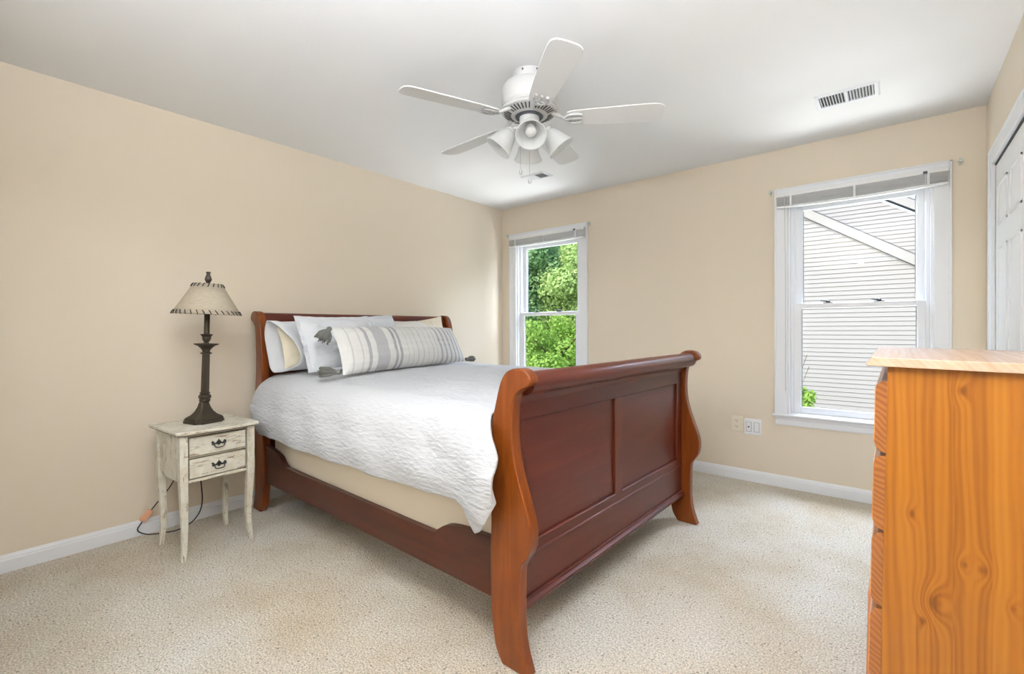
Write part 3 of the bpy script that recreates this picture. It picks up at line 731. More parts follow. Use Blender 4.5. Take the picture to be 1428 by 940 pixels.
# side rails with scalloped ends
top = [(0.235, 0.430), (0.330, 0.422), (0.400, 0.408), (0.455, 0.392), (0.490, 0.362), (0.530, 0.347), (0.600, 0.343), (1.20, 0.343), (1.80, 0.343), (1.868, 0.347), (1.900, 0.366), (1.940, 0.390), (1.990, 0.402), (2.064, 0.409), (2.205, 0.414)]
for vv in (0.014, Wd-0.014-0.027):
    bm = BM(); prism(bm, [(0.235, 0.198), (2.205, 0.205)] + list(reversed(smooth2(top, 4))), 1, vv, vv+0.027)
    obj('side_rail', bm, m_cherry_l_shade, bed, bevel=0.003, XF=BX)
bm = BM()
for k in range(5): box(bm, 0.35+0.42*k, 0.42+0.42*k, 0.041, Wd-0.041, 0.205, 0.228)
obj('support_slats', bm, m_cherry_h, bed, XF=BX)

# box spring and mattress
def cushion(name, u0, u1, v0, v1, z0, z1, m, rad):
    bm = BM(); n = 10; rows = []
    hz_ = (z1-z0)/2; zc = (z0+z1)/2
    nu, nv = 26, 20
    box(bm, u0, u1, v0, v1, z0, z1)
    return obj(name, bm, m, bevel=rad, seg=6, XF=BX)
tag(cushion('box_spring', 0.275, 2.185, 0.050, Wd-0.050, 0.228, 0.545, m_sheet, 0.03), 'cream fabric-covered box spring resting inside the sleigh bed rails', 'box spring')
tag(cushion('mattress', 0.275, 2.175, 0.055, Wd-0.055, 0.545, 0.845, m_case, 0.06), 'thick white mattress lying on the cream box spring under the quilt', 'mattress')

# quilt
path = [(-0.058, 0.0), (-0.066, 0.30), (-0.066, 0.55), (-0.058, 0.78), (-0.034, 0.92), (0.010, 1.0), (0.070, 0), (0.16, 0), (0.40, 0), (0.80, 0), (1.20, 0), (1.40, 0), (1.52, 0), (1.60, 0), (1.645, 0), (1.672, 0), (1.680, 0), (1.680, 0)]
def quilt():
    nu, ns = 230, 260
    hem_u = [0.27, 0.30, 0.335, 0.37, 0.45, 0.60, 0.82, 1.10, 1.38, 1.70, 1.98, 2.09, 2.125, 2.15, 2.175, 2.21, 2.24, 2.285]
    hem_z = [0.700, 0.62, 0.545, 0.532, 0.537, 0.528, 0.518, 0.525, 0.530, 0.533, 0.546, 0.548, 0.530, 0.480, 0.450, 0.468, 0.500, 0.585]
    bm = BM(); rows = []
    for i in range(nu):
        t = i/(nu-1); row = []
        for j in range(ns):
            s = j/(ns-1)
            uu = 0.272 + (2.283-0.272)*t
            hem = float(np.interp(uu, hem_u, hem_z))
            hem += 0.004*noise.noise(Vector((uu*9, 0, 3)))
            P = cr_path(s, hem)
            v, z, side = P
            # ends: the top stops short of the footboard, the near side runs past the post
            ue = 2.186 if side <= 0 else 2.186 + (2.283-2.186)*min(1, side*1.15)
            us = 0.275
            uu2 = us + (ue-us)*t
            w = noise.noise(Vector((uu2*2.6, v*3.2, z*2.5)))*0.010 + noise.noise(Vector((uu2*9, v*11, z*5)))*0.0045 + noise.noise(Vector((uu2*20, v*40, z*45)))*0.0016
            fold = 0
            if side > 0:
                k = max(0, (uu2-1.85)/0.42)
                fold = 0.006*k*math.sin(uu2*38 + z*9)*min(1, side*1.4) + 0.004*k*math.sin(z*40+uu2*14)*min(1, side*1.4)
                fold += 0.006*math.sin(uu2*17 + z*12)*side
                v -= 0.012*side + 0.0*k
                v -= fold + w*0.8
            else: z += w*0.75
            row.append((uu2, v, z))
        rows.append(row)
    sheet(bm, rows)
    o = obj('quilt', bm, m_quilt, XF=BX, solid=0.010)
    return o
def cr_path(s, hem):
    """cross-section of the quilt: near hem, side, shoulder, top, far shoulder, far hem -> v, z, sideness"""
    a = 0.24; zt = 0.888
    if s < a:                       # near side: from hem up
        q = s/a
        sh = 0.70                   # start of shoulder
        if q < 0.55:
            p = q/0.55; z = hem + (sh-hem)*p; v = -0.050 - 0.018*math.sin(PI*min(1, p*0.9)); return v, z, 1.0
        p = (q-0.55)/0.45; an = p*PI/2
        v = -0.050 - 0.0056 + 0.17*(1-math.cos(an)**0.9) ; z = sh + (0.868-sh)*math.sin(an)**0.9
        return v, z, max(0.0, 1-p*1.5)
    if s > 1-a:
        v, z, sd = cr_path(1-s, 0.53); return 1.617-v, z, 0.0
    p = (s-a)/(1-2*a); v0 = 0.1144; v = v0 + (1.617-2*v0)*p
    z = 0.868 + 0.024*(1-abs(2*p-1)**3.2)
    return v, z, 0.0
tag(quilt(), 'puckered white quilt spread over the bed and hanging down its near side', 'quilt')

# ------------------------------------------------------------------ pillows
def bil(c, a, b):
    BL, BR, TL, TR = c; s = (a+1)/2; t = (b+1)/2
    return BL*(1-s)*(1-t) + BR*s*(1-t) + TL*(1-s)*t + TR*s*t
def pillow(name, corners, T, m, n=44, flange=0.0, pinch=0.05, seed=0, sag=0.0, wr=0.006, back=0.8, parent=None, arch=0.0, **kw):
    """corners BL, BR, TL, TR of the middle plane in bed coordinates; T = half thickness towards +u side"""
    c = [Vector(p) for p in corners]; nrm = (c[1]-c[0]).cross(c[2]-c[0]).normalized()
    if nrm.x < 0: nrm = -nrm
    bm = BM(); uvl = bm.loops.layers.uv.new('UVMap'); uvd = {}
    for sgn in (1, -1):
        g = []
        for i in range(n+1):
            row = []
            for j in range(n+1):
                a = -1 + 2*i/n; b = -1 + 2*j/n
                fa, fb = a, b
                ia, ib = min(1, abs(a)/(1-flange)), min(1, abs(b)/(1-flange))
                h = ((1-ia**2.6)*(1-ib**2.6))**0.5
                # seams pull in between the corners
                aa = a*(1 - pinch*(1-b*b)) if pinch else a
                bb = b*(1 - pinch*1.2*(1-a*a)) if pinch else b
                p = bil(c, aa, bb)
                q = Vector((a*1.7+seed*5.1, b*1.7, seed))
                wv = noise.noise(q*1.3)*wr*2 + noise.noise(q*4)*wr
                off = sgn*(T if sgn > 0 else T*back)*h + wv*(0.25+h)*(1 if sgn > 0 else 0.3)
                if flange and max(abs(a), abs(b)) > 1-flange: off += 0.010*noise.noise(Vector((a*5, b*5, seed+9)))
                p = p + nrm*off
                p.z += arch*(1-a*a)*(b+1)/2 - sag*max(0, b)*(a*a < 0.5)*0
                if abs(i-n/2) == n/2 or abs(j-n/2) == n/2:
                    key = (i, j)
                    if key in uvd and sgn < 0: row.append(uvd[key]); continue
                vtx = bm.verts.new(p); row.append(vtx)
                if sgn > 0 and (i in (0, n) or j in (0, n)): uvd[(i, j)] = vtx
            g.append(row)
        for i in range(n):
            for j in range(n):
                q = (g[i][j], g[i+1][j], g[i+1][j+1], g[i][j+1])
                try: fc = bm.faces.new(q)
                except ValueError: continue
                for lp, (ii, jj) in zip(fc.loops, ((i, j), (i+1, j), (i+1, j+1), (i, j+1))): lp[uvl].uv = (ii/n, jj/n)
    return obj(name, bm, m, parent, XF=BX, **kw)
# near sleeping pillow: cream pillow inside an open white case
pc = [(0.455, 0.02, 0.905), (0.44, 0.66, 0.905), (0.335, 0.02, 1.205), (0.32, 0.66, 1.21)]
cs = thing('sleeping_pillow', 'white-cased pillow at the near bedside, open case end showing its cream filling', 'pillow', W3((0.42, 0.34, 0.89)), group='sleeping pillows')
pillow('pillow_body', [(0.385, 0.075, 0.912), (0.385, 0.66, 0.912), (0.295, 0.060, 1.180), (0.285, 0.66, 1.195)], 0.048, m_cream, seed=1, parent=cs, label='cream inner pillow')
def case(parent, v_open, v_in, seed, zt, m=m_case, u_shift=0.0):
    # pillowcase: flattened sleeve, open towards v_open
    bm = BM(); rows = []; n = 30; k = 40; dirv = 1 if v_in > v_open else -1
    for i in range(n+1):
        t = i/n; v = v_open + (v_in-v_open)*t; row = []
        grow = 0.55 + 0.45*math.sin(min(1, t*3.0)*PI/2); endp = 1.0 if t < 0.8 else math.cos((t-0.8)/0.2*PI/2)**0.7
        for j in range(k):
            a = 2*PI*j/k; ca, sa = math.cos(a), math.sin(a)
            e = 0.55
            x = abs(ca)**0.9*(1 if ca > 0 else -1)*(0.076)*(0.15+0.85*endp)
            open_w = 1.15 if t < 0.1 else 1.0
            x *= open_w
            y = abs(sa)**0.8*(1 if sa > 0 else -1)
            zc = 0.903 + (zt-0.903)*(y+1)/2
            front_q = max(0.0, ca)*max(0.0, 1-t*2.2)
            uu = 0.392 + u_shift - (zc-0.905)*0.34 + x*0.86 + 0.010*noise.noise(Vector((t*4, a, seed)))
            if t < 0.10: zc += (0.006*math.sin(a*3+seed))
            row.append((uu, v + dirv*front_q*(0.125-0.06*y) + 0.012*noise.noise(Vector((a, seed, 2)))*(1-t), zc + 0.006*noise.noise(Vector((t*5, a*2, seed)))))
        rows.append(row)
    g = sheet(bm, rows, close_v=True)
    bm.faces.new(g[-1])
    return obj('pillowcase', bm, m, parent, XF=BX, solid=0.004)
case(cs, 0.010, 0.70, 3.3, 1.205)
cs2 = thing('sleeping_pillow', 'warm white cased pillow at the far bedside beside the wall window', 'pillow', W3((0.42, 1.1, 0.89)), group='sleeping pillows')
pillow('pillow_body', [(0.385, 0.86, 0.912), (0.385, 1.44, 0.912), (0.29, 0.86, 1.19), (0.27, 1.43, 1.262)], 0.052, m_cream, seed=2, parent=cs2, label='cream inner pillow')
case(cs2, 1.35, 0.76, 7.7, 1.215, m_case2)
# shams
o = pillow('pillow_sham', [(0.545, 0.32, 0.905), (0.510, 0.90, 0.905), (0.390, 0.33, 1.235), (0.370, 0.868, 1.262)], 0.035, m_sham, seed=4, flange=0.10, pinch=0.03, wr=0.007, back=0.3)
tag(o, 'white flanged sham tucked behind, its pointed corner rising above the headboard middle', 'pillow', 'white shams')
o = pillow('pillow_sham', [(0.680, 0.082, 0.905), (0.640, 0.68, 0.905), (0.480, 0.085, 1.238), (0.475, 0.600, 1.243)], 0.050, m_sham, seed=5, flange=0.10, pinch=0.035, wr=0.009, back=0.3)
tag(o, 'white crinkled sham nearest the nightstand, just behind the striped lumbar pillow', 'pillow', 'white shams')
# lumbar
lum = thing('lumbar_pillow', 'long grey-and-white striped lumbar pillow with dark tassels, lying across the bed', 'pillow', W3((0.8, 0.7, 0.885)))
LC = [(0.965, 0.135, 0.905), (0.700, 1.31, 0.905), (0.755, 0.178, 1.165), (0.560, 1.285, 1.160)]
pillow('pillow_body', LC, 0.085, m_lumbar, n=60, seed=6, pinch=0.035, wr=0.0025, back=0.55, parent=lum, label='grey-and-white striped woven body')
def tassel(p, d, L=0.085, spread=0.036):
    p = Vector(p); d = Vector(d).normalized(); bm = BM()
    bmesh.ops.create_uvsphere(bm, u_segments=14, v_segments=10, radius=0.015, matrix=Matrix.Translation(p))
    side = d.cross(Vector((0.3, 0.2, 1))).normalized(); up = d.cross(side)
    for k in range(80):
        a = 2*PI*random.random(); q = math.sqrt(random.random())*spread
        e = p + d*(L*(0.85+0.2*random.random())) + (side*math.cos(a) + up*math.sin(a))*q
        e.z = max(e.z, 0.902)
        mid = p + (e-p)*0.5 + (side*math.cos(a) + up*math.sin(a))*q*0.35
        mid.z = max(mid.z, 0.902)
        tube(bm, [p, mid, e], [0.004, 0.0036, 0.003], 5)
    tube(bm, [p + d*0.012, p + d*0.022], 0.015, 12)
    obj('tassel', bm, m_tassel, lum, XF=BX, label='dark grey yarn tassel')
tassel((0.765, 0.165, 1.158), (0.10, -0.62, -0.85), 0.080, 0.046)
tassel((0.935, 0.125, 0.922), (-0.22, -0.9, -0.02), 0.095, 0.036)
tassel((0.690, 1.325, 0.918), (0.10, 0.9, -0.02), 0.070, 0.026)

# ================================================================== nightstand
NX = Matrix.Translation((0.379, -2.947, 0)) @ Matrix.Rotation(R(3.0), 4, 'Z')
ns = thing('nightstand', 'small distressed cream two-drawer nightstand with curved legs by the bed', 'nightstand', NX @ Vector((0, 0, 0)))
bm = BM()
tp = [(-0.205, -0.196), (0.196, -0.196), (0.207, -0.180), (0.216, -0.08), (0.219, 0), (0.216, 0.08), (0.207, 0.180), (0.196, 0.196), (-0.205, 0.196)]
prism(bm, tp, 2, 0.634, 0.650); obj('tabletop', bm, m_chip, ns, bevel=0.004, seg=3, XF=NX)
bm = BM(); prism(bm, [(p[0]*0.975, p[1]*0.975) for p in tp], 2, 0.6305, 0.634); obj('top_moulding', bm, m_chipw, ns, XF=NX, label='brown worn edge under the top')
fx, bx, ly = 0.178, -0.155, 0.172
for sx, sy in ((1, -1), (1, 1), (-1, -1), (-1, 1)):
    cx = fx-0.016 if sx > 0 else bx+0.016; cy = sy*(ly-0.016)
    rows = []
    for t in np.linspace(0, 1, 26):
        z = 0.632*(1-t)
        if z > 0.40: w = 0.0185; off = 0.004
        else:
            q = (0.40-z)/0.40
            w = 0.0185 - 0.0075*min(1, q*1.05)
            off = 0.004*math.cos(q*PI*0.9) - 0.004*math.sin(q*PI) + 0.020*max(0, q-0.60)**1.6*2.2
        ox = off*(1 if sx > 0 else -1); oy = off*sy*(0.9)
        cc = (cx+ox, cy+oy); rows.append([(cc[0]-w, cc[1]-w, z), (cc[0]+w, cc[1]-w, z), (cc[0]+w, cc[1]+w, z), (cc[0]-w, cc[1]+w, z)])
    bm = BM(); g = sheet(bm, rows, close_v=True); bm.faces.new(g[0]); bm.faces.new(g[-1])
    obj('leg', bm, m_chipv, ns, bevel=0.003, XF=NX)
for sy in (-1, 1):
    y0 = sy*(ly-0.012)-0.005
    pts = [(bx+0.03, 0.632), (fx-0.03, 0.632), (fx-0.03, 0.388), (-0.05, 0.388), (bx+0.075, 0.392), (bx+0.055, 0.405), (bx+0.045, 0.395), (bx+0.03, 0.40)]
    bm = BM(); prism(bm, pts, 1, y0, y0+0.010); obj('side_panel', bm, m_chipv, ns, XF=NX)
bm = BM(); box(bm, bx, bx+0.01, -0.14, 0.14, 0.39, 0.632); obj('back_panel', bm, m_chip, ns, XF=NX)
bm = BM(); box(bm, bx+0.01, fx-0.035, -0.155, 0.155, 0.385, 0.395); obj('bottom_board', bm, m_chipw, ns, XF=NX, label='brown unpainted bottom board')
bm = BM(); box(bm, fx-0.026, fx-0.010, -0.142, 0.142, 0.384, 0.400); box(bm, fx-0.026, fx-0.010, -0.142, 0.142, 0.616, 0.632); box(bm, fx-0.030, fx-0.014, -0.142, 0.142, 0.5055, 0.5120)
obj('front_frame', bm, m_chip, ns, bevel=0.001, XF=NX)
bm = BM(); box(bm, fx-0.022, fx-0.018, -0.141, 0.141, 0.400, 0.616); obj('shadow_gap', bm, m_chipw, ns, XF=NX)  # dark brown sheet paints the shade in the gaps round the drawers
def pull(parent, cx, cy, cz):
    bm = BM()
    X = Matrix.Translation((cx, cy, cz))
    # pierced backplate: centre palmette and two end rosettes
    pl = [(-0.040, 0.002), (-0.046, 0.010), (-0.038, 0.016), (-0.030, 0.012), (-0.024, 0.002), (-0.012, 0.008), (-0.012, 0.014), (-0.006, 0.014), (0, 0.026), (0.006, 0.014), (0.012, 0.014), (0.012, 0.008), (0.024, 0.002), (0.030, 0.012), (0.038, 0.016), (0.046, 0.010), (0.040, 0.002), (0.044, -0.006), (0.032, -0.008), (0.024, -0.006), (0.010, -0.004), (0.004, -0.012), (-0.004, -0.012), (-0.010, -0.004), (-0.024, -0.006), (-0.032, -0.008), (-0.044, -0.006)]
    prism(bm, [(p[0]*0.78, p[1]*0.9) for p in pl], 0, 0.0, 0.003)
    hp = obj('drawer_pull', bm, m_black, parent, bevel=0.0006, XF=NX @ X, label='black pierced metal drawer pull')
    bm = BM()
    for s in (-1, 1):
        bmesh.ops.create_uvsphere(bm, u_segments=12, v_segments=8, radius=0.0062, matrix=Matrix.Translation((0.007, s*0.028, 0.003)))
    tube(bm, cr([(0.009, -0.022, 0.002), (0.013, -0.023, -0.010), (0.014, -0.016, -0.018), (0.014, 0, -0.020), (0.014, 0.016, -0.018), (0.013, 0.023, -0.010), (0.009, 0.022, 0.002)], 4), 0.0026, 8)
    bm.transform(NX @ X)
    return bm
for z0, z1 in ((0.5165, 0.6110), (0.4050, 0.5010)):
    bm = BM()
    box(bm, fx-0.018, fx-0.002, -0.134, 0.134, z0, z1)
    dr = obj('drawer', bm, m_chip, ns, bevel=0.004, seg=3, XF=NX)
    bm = BM()
    for (a0, a1, b0, b1) in ((-0.132, 0.132, z0+0.002, z0+0.006), (-0.132, 0.132, z1-0.006, z1-0.002), (-0.132, -0.128, z0+0.002, z1-0.002), (0.128, 0.132, z0+0.002, z1-0.002)):
        box(bm, fx-0.003, fx-0.0005, a0, a1, b0, b1)
    obj('drawer_bead', bm, m_chip, dr, bevel=0.001, XF=NX)
    b2 = pull(dr, fx-0.002, 0.0, (z0+z1)/2)
    obj('bail_handle', b2, m_black, dr, label='black curved bail')

# ------------------------------------------------------------------ table lamp
LP = Vector((0.362, -2.945, 0.6505))
lamp = thing('table_lamp', 'bronze candlestick lamp with linen cone shade standing on the nightstand', 'lamp', LP)
lean = Vector((0.030*0.772, 0.030*0.636, 0.80)).normalized()
LX = Matrix.Translation(LP) @ Vector((0, 0, 1)).rotation_difference(lean).to_matrix().to_4x4()
LR = Matrix.Rotation(R(12), 4, 'Z')
def sq(w, ch, z):   # square with clipped, stepped corners
    pts = [(w-ch, -w), (w-ch, -w+ch*0.5), (w-ch*0.5, -w+ch), (w, -w+ch)]
    out = []
    for k in range(4):
        c_, s_ = math.cos(k*PI/2), math.sin(k*PI/2)
        out += [(p[0]*c_-p[1]*s_, p[0]*s_+p[1]*c_, z) for p in pts]
    return out
bm = BM(); rows = [sq(0.078, 0.022, 0.0), sq(0.078, 0.022, 0.012), sq(0.074, 0.022, 0.016), sq(0.076, 0.022, 0.020), sq(0.071, 0.021, 0.028), sq(0.062, 0.018, 0.034), sq(0.050, 0.014, 0.042), sq(0.036, 0.010, 0.060), sq(0.026, 0.007, 0.082), sq(0.021, 0.006, 0.100), sq(0.018, 0.005, 0.112)]
g = sheet(bm, rows, close_v=True); bm.faces.new(g[0]); bm.faces.new(g[-1])
obj('lamp_base', bm, m_bronze, lamp, XF=Matrix.Translation(LP) @ LR, bevel=0.0015)
bm = BM(); lathe(bm, [(0.014, 0.104), (0.024, 0.112), (0.027, 0.120), (0.025, 0.127), (0.030, 0.134), (0.031, 0.142), (0.026, 0.150), (0.020, 0.154), (0.026, 0.160), (0.021, 0.165)], 0, 0, 28)
obj('collar', bm, m_bronze, lamp, XF=LX)
bm = BM(); sg = 40; rows = []
for z, rr in ((0.163, 0.0195), (0.375, 0.0178)):
    rows.append([((rr-0.0017*(k % 2))*math.cos(2*PI*k/sg), (rr-0.0017*(k % 2))*math.sin(2*PI*k/sg), z) for k in range(sg)])
g = sheet(bm, rows, close_v=True); bm.faces.new(g[0]); bm.faces.new(g[-1])
obj('fluted_column', bm, m_bronze, lamp, XF=LX, smooth=False)
bm = BM(); lathe(bm, [(0.016, 0.372), (0.028, 0.376), (0.028, 0.380), (0.018, 0.384), (0.018, 0.392), (0.024, 0.402), (0.040, 0.418), (0.058, 0.426), (0.060, 0.430), (0.030, 0.432), (0.012, 0.434), (0.011, 0.438), (0.018, 0.448), (0.021, 0.458), (0.021, 0.468), (0.028, 0.478), (0.029, 0.482), (0.014, 0.483)], 0, 0, 36)
obj('candle_cup', bm, m_bronze, lamp, XF=LX)
bm = BM(); lathe(bm, [(0.0135, 0.480), (0.0135, 0.592), (0.010, 0.598), (0.010, 0.620), (0.006, 0.622), (0.004, 0.74), (0.0, 0.742)], 0, 0, 20); obj('candle_tube', bm, m_bronze, lamp, XF=LX)
# shade
zs0, zs1, rs0, rs1 = 0.592, 0.757, 0.160, 0.066
bm = BM(); lathe(bm, [(rs0, zs0), (rs0+(rs1-rs0)*0.33, zs0+(zs1-zs0)*0.33), (rs0+(rs1-rs0)*0.66, zs0+(zs1-zs0)*0.66), (rs1, zs1)], 0, 0, 64, cap=False)
shd = obj('lamp_shade', bm, m_shade, lamp, XF=LX, solid=0.003, label='oatmeal linen cone shade')
def stitches(n, za, zb, ra, rb, skew):
    for k in range(n):
        a = 2*PI*k/n
        p0 = Vector((ra*math.cos(a), ra*math.sin(a), za)); p1 = Vector((rb*math.cos(a+skew), rb*math.sin(a+skew), zb))
        bm = BM(); tube(bm, [p0, (p0+p1)/2*1.004, p1], 0.0024, 6)
        obj('stitch', bm, m_cord, shd, XF=LX, label='black lacing stitch')
sl = (rs1-rs0)/(zs1-zs0)
stitches(34, zs0-0.002, zs0+0.019, rs0+0.003, rs0+0.019*sl+0.003, -0.075)
stitches(20, zs1-0.018, zs1+0.001, rs1-0.018*sl+0.003, rs1+0.003, 0.11)
bm = BM()
for k in range(3):
    a = 2*PI*k/3; tube(bm, [(0, 0, zs1-0.012), (rs1*math.cos(a), rs1*math.sin(a), zs1-0.004)], 0.0018, 6)
obj('shade_spider', bm, m_bronze, shd, XF=LX)
bm = BM(); lathe(bm, [(0.004, 0.742), (0.010, 0.752), (0.007, 0.760), (0.016, 0.776), (0.017, 0.786), (0.010, 0.806), (0.008, 0.812), (0.012, 0.820), (0.010, 0.824), (0.0, 0.825)], 0, 0, 20); obj('finial', bm, m_lamptop, lamp, XF=LX, label='dark turned finial')
# cord hanging behind the nightstand, with an inline switch
cpts = [(0.300, -2.945, 0.662), (0.22, -2.94, 0.656), (0.165, -2.93, 0.656), (0.135, -2.915, 0.60), (0.085, -2.885, 0.42), (0.060, -2.872, 0.25), (0.050, -2.862, 0.13), (0.055, -2.878, 0.06), (0.085, -2.93, 0.020), (0.105, -3.00, 0.006), (0.085, -3.07, 0.006), (0.055, -3.135, 0.012), (0.034, -3.172, 0.040), (0.026, -3.150, 0.078), (0.024, -3.128, 0.105), (0.022, -3.088, 0.155), (0.022, -3.04, 0.21), (0.022, -3.00, 0.27), (0.022, -2.99, 0.32)]
bm = BM(); tube(bm, cr(cpts, 8), 0.0032, 8); cd = obj('power_cord', bm, m_cord, lamp, label='thin black cord trailing behind the nightstand')
bm = BM(); box(bm, -0.010, 0.010, -0.018, 0.018, -0.034, 0.034)
obj('cord_switch', bm, m_plug, cd, bevel=0.007, seg=3, XF=Matrix.Translation((0.024, -3.130, 0.108)) @ Matrix.Rotation(R(-40), 4, 'X'), label='coral plastic switch on the cord')
orx = thing('power_outlet', 'beige power outlet on the left wall behind the nightstand', 'outlet', (0, -2.99, 0.30))
bm = BM(); box(bm, 0, 0.006, -3.026, -2.954, 0.30, 0.415); obj('cover_plate', bm, m_beige, orx, bevel=0.003)
bm = BM(); box(bm, 0.006, 0.03, -3.004, -2.976, 0.315, 0.345); obj('cord_plug', bm, m_cord, cd, bevel=0.004)

# ================================================================== dresser
DY0, DY1 = -2.400, -1.640
DXF = Matrix.Translation((3.2185, 0, 0.0)) @ Matrix.Rotation(R(1.07), 4, 'Y')
dres = thing('dresser', 'tall honey pine five-drawer dresser with thick top beside the closet door', 'dresser', (3.44, (DY0+DY1)/2, 0.004))
def dl(kx, kz):   # world x, z on the near side -> object-space x, z of this dresser
    return kx-3.44, kz-0.004
kn = [(*dl(3.366, 0.518), 0.020, 0.050), (*dl(3.414, 0.623), 0.011, 0.022), (*dl(3.444, 0.620), 0.014, -0.026), (*dl(3.491, 0.552), 0.009, 0.018), (*dl(3.409, 1.012), 0.012, 0.020), (*dl(3.325, 0.715), 0.010, 0.016), (*dl(3.345, 0.47), 0.010, -0.016)]
m_pine_side = pine('pine_side', kn)
m_pine_top = pine('pine_top', col=((0.50, 0.29, 0.18), (0.61, 0.395, 0.275), (0.67, 0.465, 0.35)), along=1, rough=0.25)
m_pine_edge = pine('pine_front', col=((0.46, 0.15, 0.03), (0.60, 0.24, 0.055), (0.68, 0.30, 0.08)), along=1)
m_pine_end = pine('pine_end_grain', endgrain=True)
DD = 0.415
bm = BM(); box(bm, 0.042, DD, DY0, DY0+0.020, 0.006, 1.062); obj('side_panel', bm, m_pine_side, dres, bevel=0.002, XF=DXF, label='honey pine side with knots')
bm = BM(); box(bm, 0.042, DD, DY1-0.020, DY1, 0.006, 1.062); obj('side_panel', bm, m_pine_side, dres, bevel=0.002, XF=DXF)
bm = BM(); box(bm, DD-0.008, DD-0.002, DY0+0.02, DY1-0.02, 0.06, 1.05); obj('back_panel', bm, m_pine_edge, dres, XF=DXF)
bm = BM(); prism(bm, [(0.012, 1.0825), (DD+0.012, 1.0825), (DD+0.012, 1.0615), (0.004, 1.0615), (0.0, 1.066)], 1, DY0-0.020, DY1+0.020)
obj('dresser_top', bm, m_pine_top, dres, bevel=0.0015, XF=DXF, label='pale worn pine top')
bm = BM(); box(bm, 0.050, 0.075, DY0+0.02, DY1-0.02, 1.02, 1.062); box(bm, 0.050, 0.075, DY0+0.02, DY1-0.02, 0.04, 0.085); obj('front_rail', bm, m_pine_edge, dres, XF=DXF)
edges = [1.028, 0.846, 0.657, 0.470, 0.283, 0.092]
for k in range(5):
    zt, zb = edges[k]-0.003, edges[k+1]+0.004
    prof = [(0.042, zb), (0.030, zb+0.004), (0.022, zb+0.014), (0.020, zb+0.024), (0.020, zt-0.020), (0.023, zt-0.008), (0.031, zt-0.001), (0.042, zt)]
    bm = BM(); prism(bm, prof, 1, DY0+0.003, DY1-0.003)
    d = obj('drawer', bm, m_pine_end, dres, XF=DXF)
    # face veneer strip in long grain, as the front of the drawer
    bm = BM(); box(bm, 0.0185, 0.0202, DY0+0.004, DY1-0.004, zb+0.024, zt-0.020); obj('drawer_face', bm, m_pine_edge, d, XF=DXF)
bm = BM(); box(bm, 0.030, 0.052, DY0+0.02, DY1-0.02, 0.004, 0.088); obj('plinth', bm, m_pine_edge, dres, bevel=0.002, XF=DXF)
# narrow board leaning on the drawer fronts
bm = BM(); prism(bm, [(0.0110, 0.008), (0.0182, 0.008), (0.0182, 0.455), (0.0150, 0.457), (0.0110, 0.446)], 1, -2.275, -2.20)
tag(obj('wooden_board', bm, pine('reddish_board', col=((0.34, 0.13, 0.06), (0.48, 0.20, 0.10), (0.56, 0.26, 0.14))), bevel=0.001, XF=DXF),
    'narrow reddish board standing upright against the front of the pine dresser', 'board')

# ================================================================== outside
bm = BM(); box(bm, -40, 40, 0.3, 60, -3.2, -3.0); tag(obj('lawn', bm, m_lawn, kind='stuff', smooth=False), 'green lawn on the ground below the windows', 'lawn', kind='stuff')
house = thing('neighbour_house', 'white clapboard neighbouring house with sloping rake boards, seen through the window beside the dresser', 'house', (0.5, 10.5, -3.0))
def siding(name, y, xl, xr, apex_x, apex_z, slope, z0, step=0.107):
    bm = BM(); z = z0
    k = 0
    while z < apex_z - 0.02:
        z2 = min(z+step, apex_z-0.005)
        def ext(zz):
            h = (apex_z-zz)/slope; return max(xl, apex_x-h), min(xr, apex_x+h)
        a0, a1 = ext(z); b0, b1 = ext(z2)
        # each course leans out to a lip and is undercut by a groove below it
        prof = [(z2, 0.0), (z+0.010, -0.013), (z+0.010, 0.008), (z, 0.008)] if z2-z > 0.05 else [(z2, 0.0), (z, 0.0)]
        vs = []
        for zz, dy in prof:
            q = ext(zz); vs.append((bm.verts.new((q[0], y+dy, zz)), bm.verts.new((q[1], y+dy, zz))))
        for A, B_ in zip(vs, vs[1:]): bm.faces.new((A[0], A[1], B_[1], B_[0]))
        # lower lip, a separate shadow-casting edge
        z = z2; k += 1
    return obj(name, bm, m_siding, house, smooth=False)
siding('gable_wall', 10.0, -2.4, 4.6, 0.5, 4.60, 0.667, -3.0)
siding('upper_gable_wall', 11.5, -3.4, 6.5, 0.5, 6.05, 0.667, 2.0)
def rake(y, ax, az, L, label_part):
    for s in (-1, 1):
        bm = BM(); dx, dz = s*L, -0.667*L; h = 0.235; 
        prism(bm, [(ax, az), (ax+dx, az+dz), (ax+dx, az+dz-h), (ax, az-h)], 1, y-0.06, y-0.018); obj('rake_board', bm, m_rake, house, smooth=False)
        bm = BM(); t_ = 0.03; prism(bm, [(ax, az), (ax+dx, az+dz), (ax+dx, az+dz+t_), (ax, az+t_)], 1, y-0.062, y+1.43); obj('roof_slope', bm, m_roof, house, smooth=False)
rake(10.0, 0.5, 4.85, 4.5, '')
rake(11.5, 0.5, 6.395, 6.5, '')
bm = BM(); box(bm, -2.4, 4.6, 10.02, 18, -3.0, 1.8); box(bm, -3.4, 6.5, 11.52, 18, 1.8, 2.3); obj('house_body', bm, m_siding, house, smooth=False)

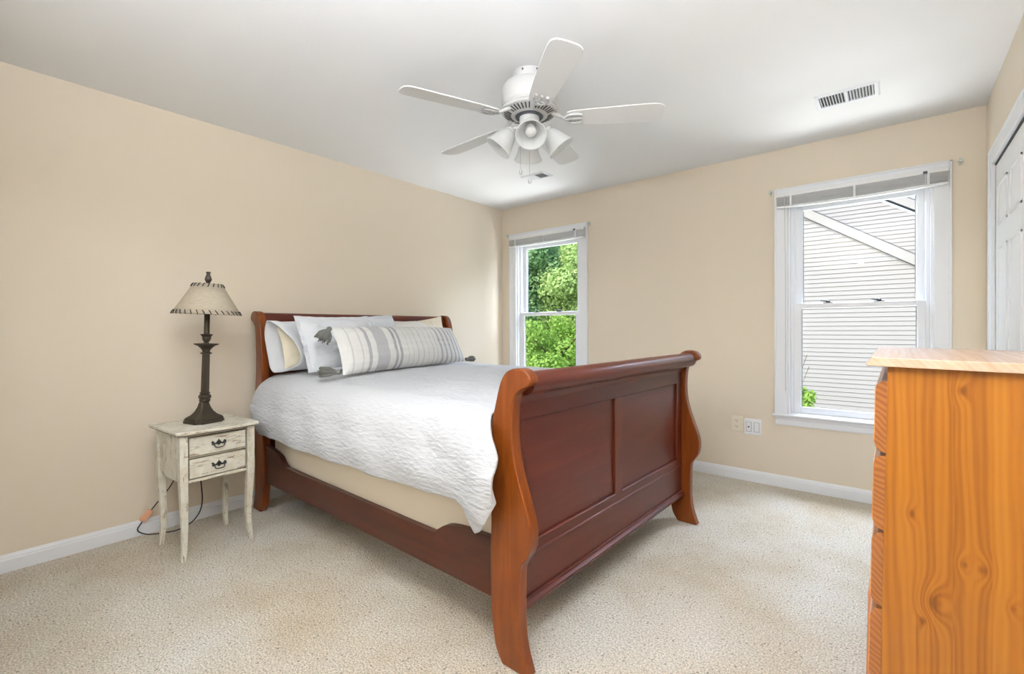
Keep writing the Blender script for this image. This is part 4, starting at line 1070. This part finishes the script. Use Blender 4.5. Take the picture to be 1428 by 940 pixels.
def foliage(blobs, n, size, m, parent, name='foliage', drop=0.0):
    """leaf quads scattered over the shells of many small clumps"""
    tot = sum(b[3]**2 for b in blobs); V = []; F = []
    for (cx, cy, cz, rr) in blobs:
        k = int(n*rr**2/tot)
        d = rng.normal(size=(k, 3)); d /= np.linalg.norm(d, axis=1)[:, None]
        rad = rr*(0.55+0.5*rng.random(k)**0.5)
        # small clumps
        P = np.array([cx, cy, cz]) + d*rad[:, None]*np.array([1, 1, 0.85])
        P += rng.normal(size=(k, 3))*0.03
        nn = d + rng.normal(size=(k, 3))*0.55 + np.array([0, 0, 0.35]); nn /= np.linalg.norm(nn, axis=1)[:, None]
        t = np.cross(nn, rng.normal(size=(k, 3))); t /= np.linalg.norm(t, axis=1)[:, None]; b = np.cross(nn, t)
        s = size*(0.6+0.8*rng.random(k))[:, None]
        base = len(V)*1
        q = np.stack([P - t*s*0.5, P + b*s*0.32 + t*0.05*s, P + t*s*0.6, P - b*s*0.32 + t*0.05*s], 1).reshape(-1, 3)
        o = sum(len(x) for x in V); V.append(q)
        F.append(o + np.arange(k*4).reshape(-1, 4))
    V = np.concatenate(V); F = np.concatenate(F)
    V -= np.array(loc_of(parent)) if parent else 0
    me = bpy.data.meshes.new(name); me.from_pydata(V.tolist(), [], F.tolist()); me.materials.append(m)
    o = bpy.data.objects.new(name, me); C.objects.link(o); o.parent = parent; return o
def tree(label, x, y, zc, rx, rz, nblob, leaves, size, m, br=0.55, kind='tree', cone=False):
    t = thing('tree' if kind == 'tree' else 'shrub', label, kind, (x, y, -3.0), group='trees outside the window' if kind == 'tree' else None)
    blobs = []
    for k in range(nblob):
        d = rng.normal(size=3); d /= np.linalg.norm(d); q = rng.random()**0.4
        z = zc + d[2]*rz*q; sc = 1.0
        if cone: sc = max(0.25, 1-(z-(zc-rz))/(2*rz)*0.8)
        blobs.append((x+d[0]*rx*q*sc, y+d[1]*rx*q*sc, z, br*(0.6+0.6*rng.random())*(sc if cone else 1)))
    foliage(blobs, leaves, size, m, t)
    bm = BM(); tube(bm, [(x, y, -2.995), (x+0.05, y, -1.5), (x-0.05, y+0.05, zc-rz*0.3), (x, y, zc+rz*0.5)], [0.16*min(1, rx), 0.13*min(1, rx), 0.07*min(1, rx), 0.012], 10)
    for k in range(7):
        a = 2*PI*k/7+0.4; zb = zc - rz*0.6 + rz*0.17*k
        tube(bm, [(x, y, zb), (x+0.5*rx*math.cos(a), y+0.5*rx*math.sin(a), zb+0.5), (x+0.85*rx*math.cos(a), y+0.85*rx*math.sin(a), zb+0.8)], [0.03*rx/1.5, 0.018*rx/1.5, 0.006], 6)
    obj('trunk', bm, m_bark, t)
tree('tall blue-green tree outside, at upper left of the tree-filled window view', -6.3, 8.6, 2.6, 1.9, 3.6, 95, 90000, 0.10, m_leaf_dark, 0.62)
tree('pale green tree outside, at upper right of the tree-filled window view', -3.85, 8.3, 1.9, 1.2, 1.75, 70, 46000, 0.09, m_leaf_pale, 0.48)
tree('bright green leafy tree outside, filling the lower pane of the window near the room corner', -3.4, 6.2, -0.30, 1.8, 1.75, 80, 70000, 0.075, m_leaf_bright, 0.5)
tree('distant dark tree closing the background behind the other trees', -9.6, 12.4, 2.6, 2.8, 4.4, 80, 50000, 0.20, m_leaf_dark, 1.1)
# little twig of a shrub at the foot of the siding window
tree('sprig of green leaves outside at lower left corner of the siding window', 1.70, 7.2, -0.30, 0.30, 0.24, 14, 1300, 0.085, m_leaf_bright, 0.13, kind='shrub')
